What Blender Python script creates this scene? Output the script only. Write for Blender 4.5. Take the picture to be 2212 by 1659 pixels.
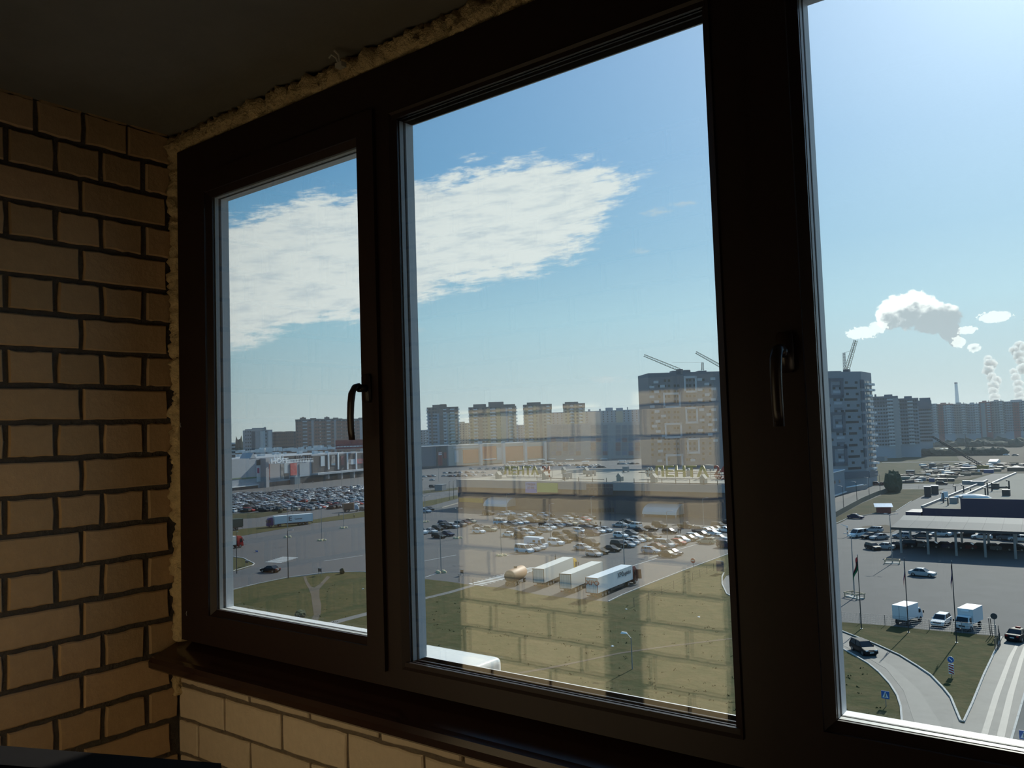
import bpy, bmesh, math, random
import numpy as np
from mathutils import Vector, Matrix, noise
random.seed(7)
S = bpy.context.scene
for o in list(bpy.data.objects): bpy.data.objects.remove(o)
COL = S.collection

# ------------------------------------------------------------------ camera, sky, sun, exposure
CX, CY, FPX = 1106.0, 829.5, 1796.62          # the photograph is 2212 x 1659
YAW, PITCH, ROLL = (math.radians(a) for a in (-37.6815, 3.3694, -1.9048))
_f = Vector((math.sin(YAW)*math.cos(PITCH), math.cos(YAW)*math.cos(PITCH), math.sin(PITCH)))
_r = Vector((math.cos(YAW), -math.sin(YAW), 0)); _u = _r.cross(_f)
CR = _r*math.cos(ROLL)+_u*math.sin(ROLL); CU = -_r*math.sin(ROLL)+_u*math.cos(ROLL); CF = _f
cam = bpy.data.objects.new('camera', bpy.data.cameras.new('camera')); COL.objects.link(cam)
cam.data.sensor_width = 36; cam.data.lens = FPX*36/2212; cam.data.clip_start = .02; cam.data.clip_end = 6000
cam.matrix_world = Matrix((( CR.x, CU.x, -CF.x, 0), (CR.y, CU.y, -CF.y, 0), (CR.z, CU.z, -CF.z, 0), (0, 0, 0, 1)))
S.camera = cam
S.view_settings.view_transform = 'Standard'; S.view_settings.look = 'None'
S.view_settings.gamma = 1; S.view_settings.use_curve_mapping = False
S.view_settings.exposure = 0.0
S.cycles.use_denoising = True
S.cycles.max_bounces = 10; S.cycles.diffuse_bounces = 5; S.cycles.glossy_bounces = 4
S.cycles.transparent_max_bounces = 16; S.cycles.sample_clamp_indirect = 6.0
S.cycles.caustics_reflective = False; S.cycles.caustics_refractive = False

SUN_AZ, SUN_EL = math.radians(-1.5), math.radians(30.8)
SUN_DIR = Vector((math.sin(SUN_AZ)*math.cos(SUN_EL), math.cos(SUN_AZ)*math.cos(SUN_EL), math.sin(SUN_EL)))
sl = bpy.data.lights.new('sun', 'SUN'); sl.energy = 6.5; sl.angle = math.radians(.53); sl.color = (1.0, .93, .84)
sun = bpy.data.objects.new('sun', sl); COL.objects.link(sun)
sun.rotation_euler = SUN_DIR.to_track_quat('Z', 'Y').to_euler(); sun.location = (0, 60, 60)

class NG:
    """small helper for node graphs"""
    def __init__(s, tree): s.t = tree; s.n = tree.nodes; s.l = tree.links
    def new(s, typ, **kw):
        nd = s.n.new(typ)
        for k, v in kw.items(): setattr(nd, k, v)
        return nd
    def put(s, sock, v):
        if isinstance(v, bpy.types.NodeSocket): s.l.new(v, sock)
        else: sock.default_value = v
    def m(s, op, a, b=0.0, c=None, clamp=False):
        nd = s.new('ShaderNodeMath', operation=op, use_clamp=clamp)
        s.put(nd.inputs[0], a); s.put(nd.inputs[1], b)
        if c is not None: s.put(nd.inputs[2], c)
        return nd.outputs[0]
    def mix(s, f, a, b, bt='MIX'):
        nd = s.new('ShaderNodeMix', data_type='RGBA', blend_type=bt)
        s.put(nd.inputs[0], f)
        for i, v in ((6, a), (7, b)):
            if isinstance(v, bpy.types.NodeSocket): s.l.new(v, nd.inputs[i])
            else: nd.inputs[i].default_value = (*v[:3], 1)
        return nd.outputs[2]
    def ss(s, x, lo, hi):
        nd = s.new('ShaderNodeMapRange', interpolation_type='SMOOTHSTEP')
        s.put(nd.inputs[0], x); nd.inputs[1].default_value = lo; nd.inputs[2].default_value = hi
        return nd.outputs[0]
    def noise(s, vec, scale, detail=4, rough=.55, out=0):
        nd = s.new('ShaderNodeTexNoise'); s.l.new(vec, nd.inputs['Vector'])
        nd.inputs['Scale'].default_value = scale; nd.inputs['Detail'].default_value = detail; nd.inputs['Roughness'].default_value = rough
        return nd.outputs[out]
    def xyz(s, x, y, z=0.0):
        nd = s.new('ShaderNodeCombineXYZ')
        for i, v in enumerate((x, y, z)): s.put(nd.inputs[i], v)
        return nd.outputs[0]
    def ramp(s, f, stops):
        nd = s.new('ShaderNodeValToRGB'); s.put(nd.inputs[0], f); e = nd.color_ramp.elements
        while len(e) < len(stops): e.new(.5)
        for i, (p, c) in enumerate(stops): e[i].position = p; e[i].color = (*c, 1)
        return nd.outputs[0]

def build_sky():
    W = bpy.data.worlds.new('sky'); S.world = W; W.use_nodes = True
    g = NG(W.node_tree); g.n.clear()
    tc = g.new('ShaderNodeTexCoord'); sep = g.new('ShaderNodeSeparateXYZ'); g.l.new(tc.outputs['Generated'], sep.inputs[0])
    x, y, z = sep.outputs
    az = g.m('MULTIPLY', g.m('ARCTAN2', x, y), 57.29578); el = g.m('MULTIPLY', g.m('ARCSINE', z), 57.29578)
    k = 1.2
    col = g.ramp(g.m('DIVIDE', el, 90.0, clamp=True), [(p/90, tuple(v*k for v in c)) for p, c in (
        (0, (.47, .54, .53)), (3, (.42, .55, .585)), (7.5, (.31, .54, .655)), (12, (.16, .40, .60)), (18, (.075, .30, .565)), (24, (.058, .265, .55)), (45, (.06, .235, .50)), (90, (.06, .21, .46)))])
    dv = g.new('ShaderNodeVectorMath', operation='DOT_PRODUCT'); g.l.new(tc.outputs['Generated'], dv.inputs[0]); dv.inputs[1].default_value = SUN_DIR
    ang = g.m('MULTIPLY', g.m('ARCCOSINE', dv.outputs['Value']), 57.29578)
    glow = g.m('MULTIPLY', g.m('EXPONENT', g.m('DIVIDE', ang, -11.0)), 1.0)
    wide = g.m('MULTIPLY', g.m('EXPONENT', g.m('DIVIDE', ang, -26.0)), .62)
    gl = g.mix(1.0, (0, 0, 0), (0, 0, 0)); gl = g.xyz(g.m('ADD', glow, wide), g.m('ADD', g.m('MULTIPLY', glow, .97), wide), g.m('ADD', g.m('MULTIPLY', glow, .88), g.m('MULTIPLY', wide, 1.1)))
    col = g.mix(1.0, col, gl, 'ADD')
    # the long altocumulus bank
    nz = g.noise(g.xyz(g.m('MULTIPLY', az, .13), g.m('MULTIPLY', el, .30)), 1.0, 9, .62)
    shear = g.m('ADD', el, g.m('MULTIPLY', az, -.10))
    nf = g.noise(g.xyz(g.m('MULTIPLY', az, .34), g.m('MULTIPLY', shear, 1.5)), 1.0, 9, .68)
    line = g.m('SUBTRACT', el, g.m('MULTIPLY_ADD', az, .215, 22.6))
    a = g.m('POWER', g.m('ABSOLUTE', g.m('DIVIDE', line, 4.7)), 2.0); b = g.m('POWER', g.m('ABSOLUTE', g.m('DIVIDE', g.m('ADD', az, 52.0), 24.0)), 4.0)
    bank = g.m('SUBTRACT', 1.0, g.m('ADD', a, b))
    mk = g.m('ADD', bank, g.m('ADD', g.m('MULTIPLY', g.m('SUBTRACT', nz, .5), 1.7), g.m('MULTIPLY', g.m('SUBTRACT', nf, .5), 1.5)))
    mask = g.m('MULTIPLY', g.ss(mk, .08, .46), .97)
    ccol = g.mix(g.ss(nf, .32, .56), (.82, .89, .95), (1.08, 1.10, 1.09))
    col = g.mix(mask, col, ccol)
    pz = g.noise(g.xyz(g.m('MULTIPLY', az, 1.3), g.m('MULTIPLY', el, 3.2), 4.0), 1.0, 6, .65)
    for (ca, ce, ra, re) in ((-27.3, 14.5, 1.3, .38), (-28.6, 12.0, .8, .3), (-31.2, 3.45, 1.6, .3), (-25.5, 14.9, 1.2, .25), (-45.0, 7.2, 2.0, .3)):
        d = g.m('ADD', g.m('POWER', g.m('DIVIDE', g.m('SUBTRACT', az, ca), ra), 2.0), g.m('POWER', g.m('DIVIDE', g.m('SUBTRACT', el, ce), re), 2.0))
        mm = g.m('MULTIPLY', g.ss(g.m('ADD', g.m('SUBTRACT', 1.0, d), g.m('MULTIPLY', g.m('SUBTRACT', pz, .55), 3.0)), .0, 1.6), .6)
        col = g.mix(mm, col, (.86, .89, .90))
    # small cumulus over the right hand blocks, with a few puffs
    def cumulus(col, blobs, sc, amp, seed, base, op=1.0):
        best = None
        pn = g.xyz(az, el, seed); n1 = g.m('SUBTRACT', g.noise(pn, sc, 7, .62), .5)
        for (ca, ce, ra, re) in blobs:
            d = g.m('SQRT', g.m('ADD', g.m('POWER', g.m('DIVIDE', g.m('SUBTRACT', az, ca), ra), 2.0), g.m('POWER', g.m('DIVIDE', g.m('SUBTRACT', el, ce), re), 2.0)))
            v = g.m('SUBTRACT', 1.0, d); best = v if best is None else g.m('MAXIMUM', best, v)
        f = g.m('ADD', best, g.m('MULTIPLY', n1, amp)); msk = g.m('MULTIPLY', g.ss(f, .0, .16), op)
        side = g.m('MULTIPLY', g.m('SUBTRACT', az, -12.2), -.16)
        hgt = g.m('ADD', g.m('SUBTRACT', el, base), g.m('ADD', side, g.m('ADD', g.m('MULTIPLY', n1, 2.6), g.m('MULTIPLY', f, -1.0))))
        return g.mix(msk, col, g.mix(g.ss(hgt, -.55, .25), (.66, .74, .80), (1.6, 1.6, 1.58)))
    col = cumulus(col, [(-12.0, 6.75, 1.75, 1.15), (-10.5, 6.2, 1.55, 1.1), (-13.0, 6.6, .9, 1.0), (-9.75, 5.35, .62, .75), (-11.5, 7.1, 1.2, .95), (-9.5, 4.75, .4, .45)], 1.9, .8, 3.1, 6.25)
    col = cumulus(col, [(-14.7, 5.6, 1.0, .42), (-13.7, 5.9, .6, .4), (-7.3, 5.95, .95, .38), (-8.8, 5.3, .55, .28), (-9.3, 4.6, .4, .4), (-8.5, 4.2, .4, .3)], 5.0, 1.5, 9.4, 3.0, .7)
    below = g.ss(el, -1.5, -.2)
    col = g.mix(below, (.20, .21, .20), col)
    bg = g.new('ShaderNodeBackground'); g.l.new(col, bg.inputs[0]); bg.inputs[1].default_value = 1.0
    out = g.new('ShaderNodeOutputWorld'); g.l.new(bg.outputs[0], out.inputs[0])
    W.cycles.sampling_method = 'MANUAL'; W.cycles.sample_map_resolution = 1024
build_sky()

# ------------------------------------------------------------------ helpers
HG = 32.0                                     # eye level above the street
def ray(x, y): return (CF*FPX + CR*(x-CX) - CU*(y-CY)).normalized()
def Z(x, y, z):                               # the point at height z seen at a pixel of the photograph
    d = ray(x, y); return d*(z/d.z)
def G(x, y, z=-HG): return Z(x, y, z)
def HT(P, x, y):                              # height of a pixel above a standing point P
    d = ray(x, y); return (d*(math.hypot(P.x, P.y)/math.hypot(d.x, d.y))).z
def DP(x, D, y=900, z=-HG):                   # point in the direction of a pixel column at horizontal distance D
    d = ray(x, y); k = D/math.hypot(d.x, d.y); return Vector((d.x*k, d.y*k, z))
def FP(A, B, x, y):                           # pixel -> point on the vertical plane through A and B
    d = ray(x, y); n = Vector((-(B.y-A.y), B.x-A.x, 0)); return d*(A.dot(n)/d.dot(n))

class MB:
    def __init__(s, M=None): s.v = []; s.f = []; s.mi = []; s.M = M
    def add(s, vs, fs, m=0):
        b = len(s.v); s.v += [tuple(s.M @ Vector(p)) for p in vs] if s.M else [tuple(p) for p in vs]
        for f in fs: s.f.append(tuple(b+i for i in f)); s.mi.append(m)
        return s
    def box(s, x0, y0, z0, x1, y1, z1, m=0):
        return s.add([(x0,y0,z0),(x1,y0,z0),(x1,y1,z0),(x0,y1,z0),(x0,y0,z1),(x1,y0,z1),(x1,y1,z1),(x0,y1,z1)],
                     [(0,3,2,1),(4,5,6,7),(0,1,5,4),(1,2,6,5),(2,3,7,6),(3,0,4,7)], m)
    def hull8(s, bot, top, m=0):              # two quads, bottom and top, counter-clockwise from above
        return s.add(list(bot)+list(top), [(0,3,2,1),(4,5,6,7),(0,1,5,4),(1,2,6,5),(2,3,7,6),(3,0,4,7)], m)
    def cyl(s, p0, p1, r0, r1=None, n=8, m=0):
        p0, p1 = Vector(p0), Vector(p1); r1 = r0 if r1 is None else r1; d = (p1-p0).normalized()
        a = d.orthogonal().normalized(); b = d.cross(a); vs = []
        for p, r in ((p0, r0), (p1, r1)):
            for i in range(n): t = 2*math.pi*i/n; vs.append(p+(a*math.cos(t)+b*math.sin(t))*r)
        fs = [(i, (i+1) % n, n+(i+1) % n, n+i) for i in range(n)]+[tuple(range(n-1, -1, -1)), tuple(range(n, 2*n))]
        return s.add(vs, fs, m)
    def loft(s, rings, m=0, caps=True):
        n = len(rings[0]); vs = [p for r in rings for p in r]; fs = []
        for k in range(len(rings)-1):
            for i in range(n): fs.append((k*n+i, k*n+(i+1) % n, (k+1)*n+(i+1) % n, (k+1)*n+i))
        if caps: fs += [tuple(range(n-1, -1, -1)), tuple(range((len(rings)-1)*n, len(rings)*n))]
        return s.add(vs, fs, m)
    def tube(s, pts, r, n=6, m=0):
        pts = [Vector(p) for p in pts]; rings = []; up = None
        for i, p in enumerate(pts):
            d = (pts[min(i+1, len(pts)-1)]-pts[max(i-1, 0)]).normalized()
            if up is None: up = d.orthogonal().normalized()
            a = (up-d*up.dot(d)).normalized(); up = a; b = d.cross(a)
            rr = r[i] if isinstance(r, (list, tuple)) else r
            rings.append([p+(a*math.cos(2*math.pi*k/n)+b*math.sin(2*math.pi*k/n))*rr for k in range(n)])
        return s.loft(rings, m)
    def prism(s, poly, z0, z1, m=0, mt=None):
        n = len(poly); ar = sum(poly[i][0]*poly[(i+1) % n][1]-poly[(i+1) % n][0]*poly[i][1] for i in range(n))
        if ar < 0: poly = poly[::-1]
        vs = [(p[0], p[1], z0) for p in poly]+[(p[0], p[1], z1) for p in poly]
        s.add(vs, [(i, (i+1) % n, n+(i+1) % n, n+i) for i in range(n)]+[tuple(range(n-1, -1, -1))], m)
        return s.add([(p[0], p[1], z1) for p in poly], [tuple(range(n))], m if mt is None else mt)
    def mesh(s, name, mats, smooth=False, tri=False):
        me = bpy.data.meshes.new(name); me.from_pydata(s.v, [], s.f)
        for m in (mats if isinstance(mats, (list, tuple)) else [mats]): me.materials.append(m)
        me.polygons.foreach_set('material_index', s.mi)
        if smooth: me.polygons.foreach_set('use_smooth', [True]*len(s.f))
        if tri:
            bm = bmesh.new(); bm.from_mesh(me); bmesh.ops.triangulate(bm, faces=[f for f in bm.faces if len(f.verts) > 4]); bm.to_mesh(me); bm.free()
        me.update(); return me
    def build(s, name, mats, parent=None, smooth=False, tri=False, loc=None):
        return link(name, s.mesh(name, mats, smooth, tri), parent, loc)

def link(name, data, parent=None, loc=None, rz=0):
    o = bpy.data.objects.new(name, data); COL.objects.link(o)
    if parent: o.parent = parent
    if loc is not None: o.location = loc
    if rz: o.rotation_euler = (0, 0, rz)
    return o
LABELS = set()
def tag(o, label, cat, group=None, kind=None, shared=False):
    if not shared:
        assert label not in LABELS, label
        LABELS.add(label)
    n = len(label.split()); assert 4 <= n <= 16, label
    o['label'] = label; o['category'] = cat
    if group: o['group'] = group
    if kind: o['kind'] = kind
    return o
def thing(name, label, cat, loc=(0, 0, 0), rz=0, group=None, shared=False):
    return tag(link(name, None, None, loc, rz), label, cat, group, None, shared)
def struct(o): o['kind'] = 'structure'; return o
def stuff(o): o['kind'] = 'stuff'; return o
def copy_tree(o, parent=None):
    c = o.copy(); COL.objects.link(c)
    if parent: c.parent = parent
    for ch in list(o.children): copy_tree(ch, c)
    return c
def setmat(o, m, slot=0): o.material_slots[slot].link = 'OBJECT'; o.material_slots[slot].material = m

def lin(c): return tuple(((v/255)/12.92 if v/255 <= .04045 else ((v/255+.055)/1.055)**2.4) for v in c)
MATS = {}
def mat(name, c, rough=.7, metal=0.0, var=0.0, scale=1.0, coat=0.0, bump=0.0, spec=.5, c2=None, detail=5, coords='Object', rnd=0.0, bdist=.02):
    """c is an albedo 0..1 (linear)"""
    if name in MATS: return MATS[name]
    m = bpy.data.materials.new(name); m.use_nodes = True; g = NG(m.node_tree); b = g.n['Principled BSDF']
    b.inputs['Roughness'].default_value = rough; b.inputs['Metallic'].default_value = metal
    b.inputs['Specular IOR Level'].default_value = spec; b.inputs['Coat Weight'].default_value = coat; b.inputs['Coat Roughness'].default_value = .06
    b.inputs['Base Color'].default_value = (*c, 1)
    if var or c2 or bump or rnd:
        tc = g.new('ShaderNodeTexCoord'); nz = g.noise(tc.outputs[coords], scale, detail, .6)
        if c2: col = g.mix(g.ss(nz, .38, .66), c, c2)
        else: col = g.mix(nz, tuple(v*(1-var) for v in c), tuple(min(1, v*(1+var)) for v in c))
        if rnd:
            oi = g.new('ShaderNodeObjectInfo'); k = g.m('MULTIPLY_ADD', oi.outputs['Random'], 2*rnd, 1-rnd)
            col = g.mix(1.0, col, g.xyz(k, k, g.m('POWER', k, 1.25)), 'MULTIPLY')
        g.l.new(col, b.inputs['Base Color'])
        if bump:
            bp = g.new('ShaderNodeBump'); bp.inputs['Strength'].default_value = bump; bp.inputs['Distance'].default_value = bdist
            g.l.new(nz, bp.inputs['Height']); g.l.new(bp.outputs[0], b.inputs['Normal'])
    MATS[name] = m; return m

def glass_mat():
    m = bpy.data.materials.new('window_glass'); m.use_nodes = True; g = NG(m.node_tree); g.n.clear()
    fr = g.new('ShaderNodeFresnel'); fr.inputs[0].default_value = 1.5
    ge = g.new('ShaderNodeNewGeometry'); front = g.m('SUBTRACT', 1.0, ge.outputs['Backfacing'])
    fac = g.m('MULTIPLY', g.m('MULTIPLY', fr.outputs[0], 3.1), front, clamp=True)   # thin pane: both faces together
    tr = g.new('ShaderNodeBsdfTransparent'); tr.inputs[0].default_value = (.965, .985, .98, 1)
    gl = g.new('ShaderNodeBsdfAnisotropic'); gl.inputs['Roughness'].default_value = 0.0
    mx = g.new('ShaderNodeMixShader'); g.l.new(fac, mx.inputs[0]); g.l.new(tr.outputs[0], mx.inputs[1]); g.l.new(gl.outputs[0], mx.inputs[2])
    out = g.new('ShaderNodeOutputMaterial'); g.l.new(mx.outputs[0], out.inputs[0])
    MATS['window_glass'] = m; return m
GLASS = glass_mat()
def text(body, size, parent, loc, rot, m, name='lettering', ext=.02, sx=1.0):
    c = bpy.data.curves.new(name, 'FONT'); c.body = body; c.size = size; c.extrude = ext; c.offset = size*.022; c.align_x = 'CENTER'; c.align_y = 'CENTER'; c.resolution_u = 2
    o = link('t', c); me = bpy.data.meshes.new_from_object(o.evaluated_get(bpy.context.evaluated_depsgraph_get())); bpy.data.objects.remove(o)
    me.name = name; me.materials.clear(); me.materials.append(m); o = link(name, me, parent, loc); o.rotation_euler = rot; o.scale = (sx, 1, 1); return o
ORD = 'first second third fourth fifth sixth seventh eighth ninth tenth eleventh twelfth thirteenth fourteenth fifteenth sixteenth seventeenth eighteenth nineteenth twentieth'.split()
# ------------------------------------------------------------------ the balcony: walls, ceiling, floor
D = 1.37
XL, YF, YB, ZC, ZF = -2.40, 1.40, .375, .970, -1.56
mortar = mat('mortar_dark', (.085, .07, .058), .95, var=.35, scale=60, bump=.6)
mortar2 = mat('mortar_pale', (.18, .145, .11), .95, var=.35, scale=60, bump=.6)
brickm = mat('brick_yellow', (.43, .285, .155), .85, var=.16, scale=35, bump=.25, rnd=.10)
brickp = mat('brick_pale', (.66, .55, .41), .85, var=.12, scale=45, bump=.25, rnd=.06)
concrete = mat('ceiling_concrete', (.17, .16, .14), .9, var=.25, scale=6, bump=.25)
darkroom = mat('room_paint', (.16, .15, .14), .9)

def brick_mesh(L, H, T, seed, mt):            # local: face towards +y, centred in x and z
    rnd = random.Random(seed); c = .0035; j = lambda: rnd.uniform(-.0022, .0022)
    n = 6; outer = []; inner = []
    pts = [(-L/2+L*i/n, -H/2) for i in range(n)]+[(L/2, -H/2)]+[(L/2, 0)]+[(L/2-L*i/n, H/2) for i in range(n)]+[(-L/2, H/2), (-L/2, 0)]
    for (x, z) in pts:
        x2, z2 = x+j(), z+j(); outer.append((x2, -T, z2)); inner.append((x2, -c, z2))
    face = [(p[0]*(1-2*c/L), 0, p[2]*(1-2*c/H)) for p in inner]
    b = MB(); k = len(pts); b.loft([[outer[i] for i in range(k)], [inner[i] for i in range(k)], face][::-1])
    return b.mesh('brick', mt)
BR = {}
def brick(parent, cx, cy, cz, L, H, rz, mt, T=.03):
    key = (round(L, 3), round(H, 3), mt.name, random.randrange(3))
    if key not in BR: BR[key] = brick_mesh(L, H, T, hash(key) % 9999, mt)
    return link('brick', BR[key], parent, (cx, cy, cz), rz)

# left wall: courses of headers and stretchers, joints measured in the photograph
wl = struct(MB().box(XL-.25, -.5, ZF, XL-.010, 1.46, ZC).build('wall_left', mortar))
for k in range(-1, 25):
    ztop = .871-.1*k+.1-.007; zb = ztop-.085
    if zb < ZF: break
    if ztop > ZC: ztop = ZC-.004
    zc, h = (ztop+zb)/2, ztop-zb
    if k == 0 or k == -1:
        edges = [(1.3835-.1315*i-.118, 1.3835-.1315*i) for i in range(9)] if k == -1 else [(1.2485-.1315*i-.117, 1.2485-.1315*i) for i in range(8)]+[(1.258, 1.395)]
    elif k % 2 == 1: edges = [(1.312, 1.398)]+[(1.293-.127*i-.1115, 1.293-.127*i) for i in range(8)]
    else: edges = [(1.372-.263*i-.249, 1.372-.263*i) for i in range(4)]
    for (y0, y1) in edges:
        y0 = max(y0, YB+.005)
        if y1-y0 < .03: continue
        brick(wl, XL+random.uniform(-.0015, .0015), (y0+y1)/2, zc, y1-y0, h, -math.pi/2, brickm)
# front wall below the window
wf = struct(MB().box(XL-.03, YF+.008, ZF, 2.2, YF+.14, -.60).build('wall_front', mortar2))
for r in range(9):
    zt = -.630-.102*r; zt, zb = zt, zt-.091
    if r % 2 == 0: js = [XL+.002, -2.298, -2.041]+[-1.781+.263*i for i in range(15)]
    else: js = [XL+.002, -2.160, -1.898, -1.637]+[-1.374+.262*i for i in range(14)]
    for a, b2 in zip(js[:-1], js[1:]):
        wdt = .004 if (r % 2 == 0 and a == XL+.002) else .010
        brick(wf, (a+b2)/2, YF+random.uniform(-.0012, .0012), (zt+zb)/2, (b2-a)-wdt, zt-zb, math.pi, brickp)
# house wall behind, seen in the panes: sunlit brick
XD = -1.075                                   # edge of the door opening in which the camera stands
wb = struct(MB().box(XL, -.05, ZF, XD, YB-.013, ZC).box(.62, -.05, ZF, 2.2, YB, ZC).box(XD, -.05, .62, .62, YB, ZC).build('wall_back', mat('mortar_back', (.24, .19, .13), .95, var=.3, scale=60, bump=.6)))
brickb = mat('brick_yellow_lit', (.68, .51, .315), .85, var=.16, scale=35, bump=.25, rnd=.12)  # left wall's yellow brick in a paler colour, to brighten its sunlit reflection
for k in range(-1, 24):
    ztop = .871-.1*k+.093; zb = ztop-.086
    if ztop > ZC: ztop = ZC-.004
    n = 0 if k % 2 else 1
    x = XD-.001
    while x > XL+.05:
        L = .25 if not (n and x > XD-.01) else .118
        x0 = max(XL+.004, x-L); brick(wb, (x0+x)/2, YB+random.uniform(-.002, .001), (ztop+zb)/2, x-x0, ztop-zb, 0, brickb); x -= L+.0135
struct(MB().box(XL-.25, -3.2, ZC, 2.4, 1.72, ZC+.2).build('ceiling', concrete))
struct(MB().box(XL-.25, -3.2, ZF-.2, 2.4, 1.54, ZF).build('floor', mat('screed', (.10, .095, .09), .9, var=.2, scale=8)))
struct(MB().box(2.0, -.05, ZF, 2.2, 1.54, ZC).build('wall_right', darkroom))
struct(MB().box(XL-.25, -3.2, ZF, 2.4, -3.0, ZC).box(XL-.25, -3, ZF, XL-.05, -.5, ZC).box(2.2, -3, ZF, 2.4, -.05, ZC).build('wall_room', darkroom))

# polyurethane foam squeezed out round the frame
foamm = mat('foam_cured', (.70, .53, .29), .9, var=.3, scale=55, bump=1.0)
def foam(name, pts, prof, amp, label, seed):  # lumpy strip along pts; prof(t) -> ring of offsets
    rings = []
    for i, p in enumerate(pts):
        ring = []
        for q in prof(i/(len(pts)-1)):
            v = Vector(p)+Vector(q); nrm = Vector(q).normalized()
            d = noise.noise(v*26+Vector((seed, 0, 0)))*amp+noise.noise(v*62+Vector((0, seed, 0)))*amp*.75+noise.noise(v*120)*amp*.8
            ring.append(v+nrm*d)
        rings.append(ring)
    o = MB().loft(rings).build(name, foamm, None, True, True)
    return tag(o, label, 'foam')
def ringprof(ry, rz, n=18, sq=.75):
    def f(t):
        out = []
        for k in range(n):
            a = 2*math.pi*k/n; c, s_ = math.cos(a), math.sin(a)
            out.append((0, math.copysign(abs(c)**sq, c)*ry, math.copysign(abs(s_)**sq, s_)*rz))
        return out
    return f
def ringprofx(rx, ry, n=14, sq=.75):
    def f(t):
        out = []
        for k in range(n):
            a = 2*math.pi*k/n; c, s_ = math.cos(a), math.sin(a)
            out.append((math.copysign(abs(c)**sq, c)*rx, math.copysign(abs(s_)**sq, s_)*ry, 0))
        return out
    return f
foam('foam_seam', [(-2.415+2.9*i/320, 1.428, .928) for i in range(321)], ringprof(.05, .040), .015, 'lumpy yellow foam strip between the ceiling and window head', 3.3)
foam('foam_seam', [(-2.372+.004*math.sin(i*.21), 1.418, .93-1.52*i/200) for i in range(201)], ringprofx(.030, .046), .016, 'thin yellow foam strip between the left brick wall and window jamb', 8.1)
foam('foam_seam', [(-2.398+.004*math.sin(i*.5), 1.395, -.655-.10*i/30) for i in range(31)], ringprofx(.014, .012), .010, 'small yellow foam blob in the brick corner under the sill', 5.7)
cl = thing('mounting_clip', 'broken grey plastic clip sticking out of the ceiling foam', 'clip', tuple(FP(Vector((-3, 1.345, 0)), Vector((3, 1.345, 0)), 733, 140)))
gp = mat('clip_plastic', (.42, .40, .34), .6)
MB().tube([(0, 0, 0), (-.006, -.004, .018), (-.014, -.012, .026), (-.022, -.014, .018)], .003, 6).build('clip_prong', gp, cl)
MB().tube([(.004, 0, 0), (.002, -.003, .024), (-.004, -.012, .034)], .003, 6).build('clip_prong', gp, cl)
MB().box(-.012, -.004, -.006, .012, .012, .006).build('clip_base', gp, cl)

# ------------------------------------------------------------------ the window
brown = mat('brown_laminate', (.023, .0135, .0125), .42, var=.25, scale=90, spec=.3)
white = mat('white_plastic', (.86, .87, .88), .45)
rubber = mat('black_gasket', (.012, .012, .013), .6)
alum = mat('spacer_aluminium', (.52, .53, .53), .45, var=.15, scale=220)
def ring(mb, x0, x1, z0, z1, w, y0, y1, m=0):
    mb.box(x0-w, y0, z0-w, x0, y1, z1+w, m).box(x1, y0, z0-w, x1+w, y1, z1+w, m)
    return mb.box(x0, y0, z1, x1, y1, z1+w, m).box(x0, y0, z0-w, x1, y1, z0, m)
win = struct(link('window_1', None, None, (0, 0, 0)))
YI, YO = 1.370, 1.432
ZT, ZBt = .896, -.580
XF0, XF1 = -2.335, .39
LX0, LX1, LZ0, LZ1 = -2.161, -1.5285, -.4765, .722
MX0, MX1, MZ0, MZ1 = -1.388, -.6045, -.5165, .7545
RX0, RX1, RZ0, RZ1 = -.4345, .20, -.4750, .722
def bar(name, x0, z0, x1, z1):
    MB().box(x0, YI+.004, z0, x1, 1.408, z1, 0).box(x0, 1.408, z0, x1, YO, z1, 1).build(name, [brown, white], win)
bar('frame_head', XF0, MZ1+.0, XF1, ZT); bar('frame_foot', XF0, ZBt, XF1, MZ0)
bar('frame_jamb', XF0, MZ0, -2.215, MZ1); bar('frame_jamb', RX1+.055, MZ0, XF1, MZ1)
bar('mullion', -1.462, MZ0, MX0-.016, MZ1); bar('mullion', MX1+.016, MZ0, -.520, MZ1)
def glazing(parent, x0, x1, z0, z1):
    c = .011                                  # bevelled bead, then pane, spacer, pane, gasket, white outer lip
    b = MB()
    for (p, q) in (((x0, z0), (x1, z0)), ((x1, z0), (x1, z1)), ((x1, z1), (x0, z1)), ((x0, z1), (x0, z0))):
        ox = lambda t: t+(-.016 if t == x0 else .016); oz = lambda t: t+(-.016 if t == z0 else .016)
        P = [(ox(p[0]), YI, oz(p[1])), (ox(q[0]), YI, oz(q[1])), (q[0], YI+c, q[1]), (p[0], YI+c, p[1]),
             (ox(p[0]), 1.386, oz(p[1])), (ox(q[0]), 1.386, oz(q[1])), (q[0], 1.386, q[1]), (p[0], 1.386, p[1])]
        b.add(P, [(0, 1, 2, 3), (3, 2, 6, 7), (0, 4, 5, 1), (4, 7, 6, 5)])
    b.build('glazing_bead', brown, parent)
    ring(MB(), x0, x1, z0, z1, .012, 1.3905, 1.4025).build('spacer_bar', alum, parent)
    ring(MB(), x0, x1, z0, z1, .012, 1.4070, 1.4115).build('gasket', rubber, parent)
    ring(MB(), x0, x1, z0, z1, .016, 1.4115, YO+.004).build('outer_lip', white, parent)
    for y in (1.3865, 1.4028): MB().box(x0-.010, y, z0-.010, x1+.010, y+.004, z1+.010).build('glass_pane', GLASS, parent)
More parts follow.
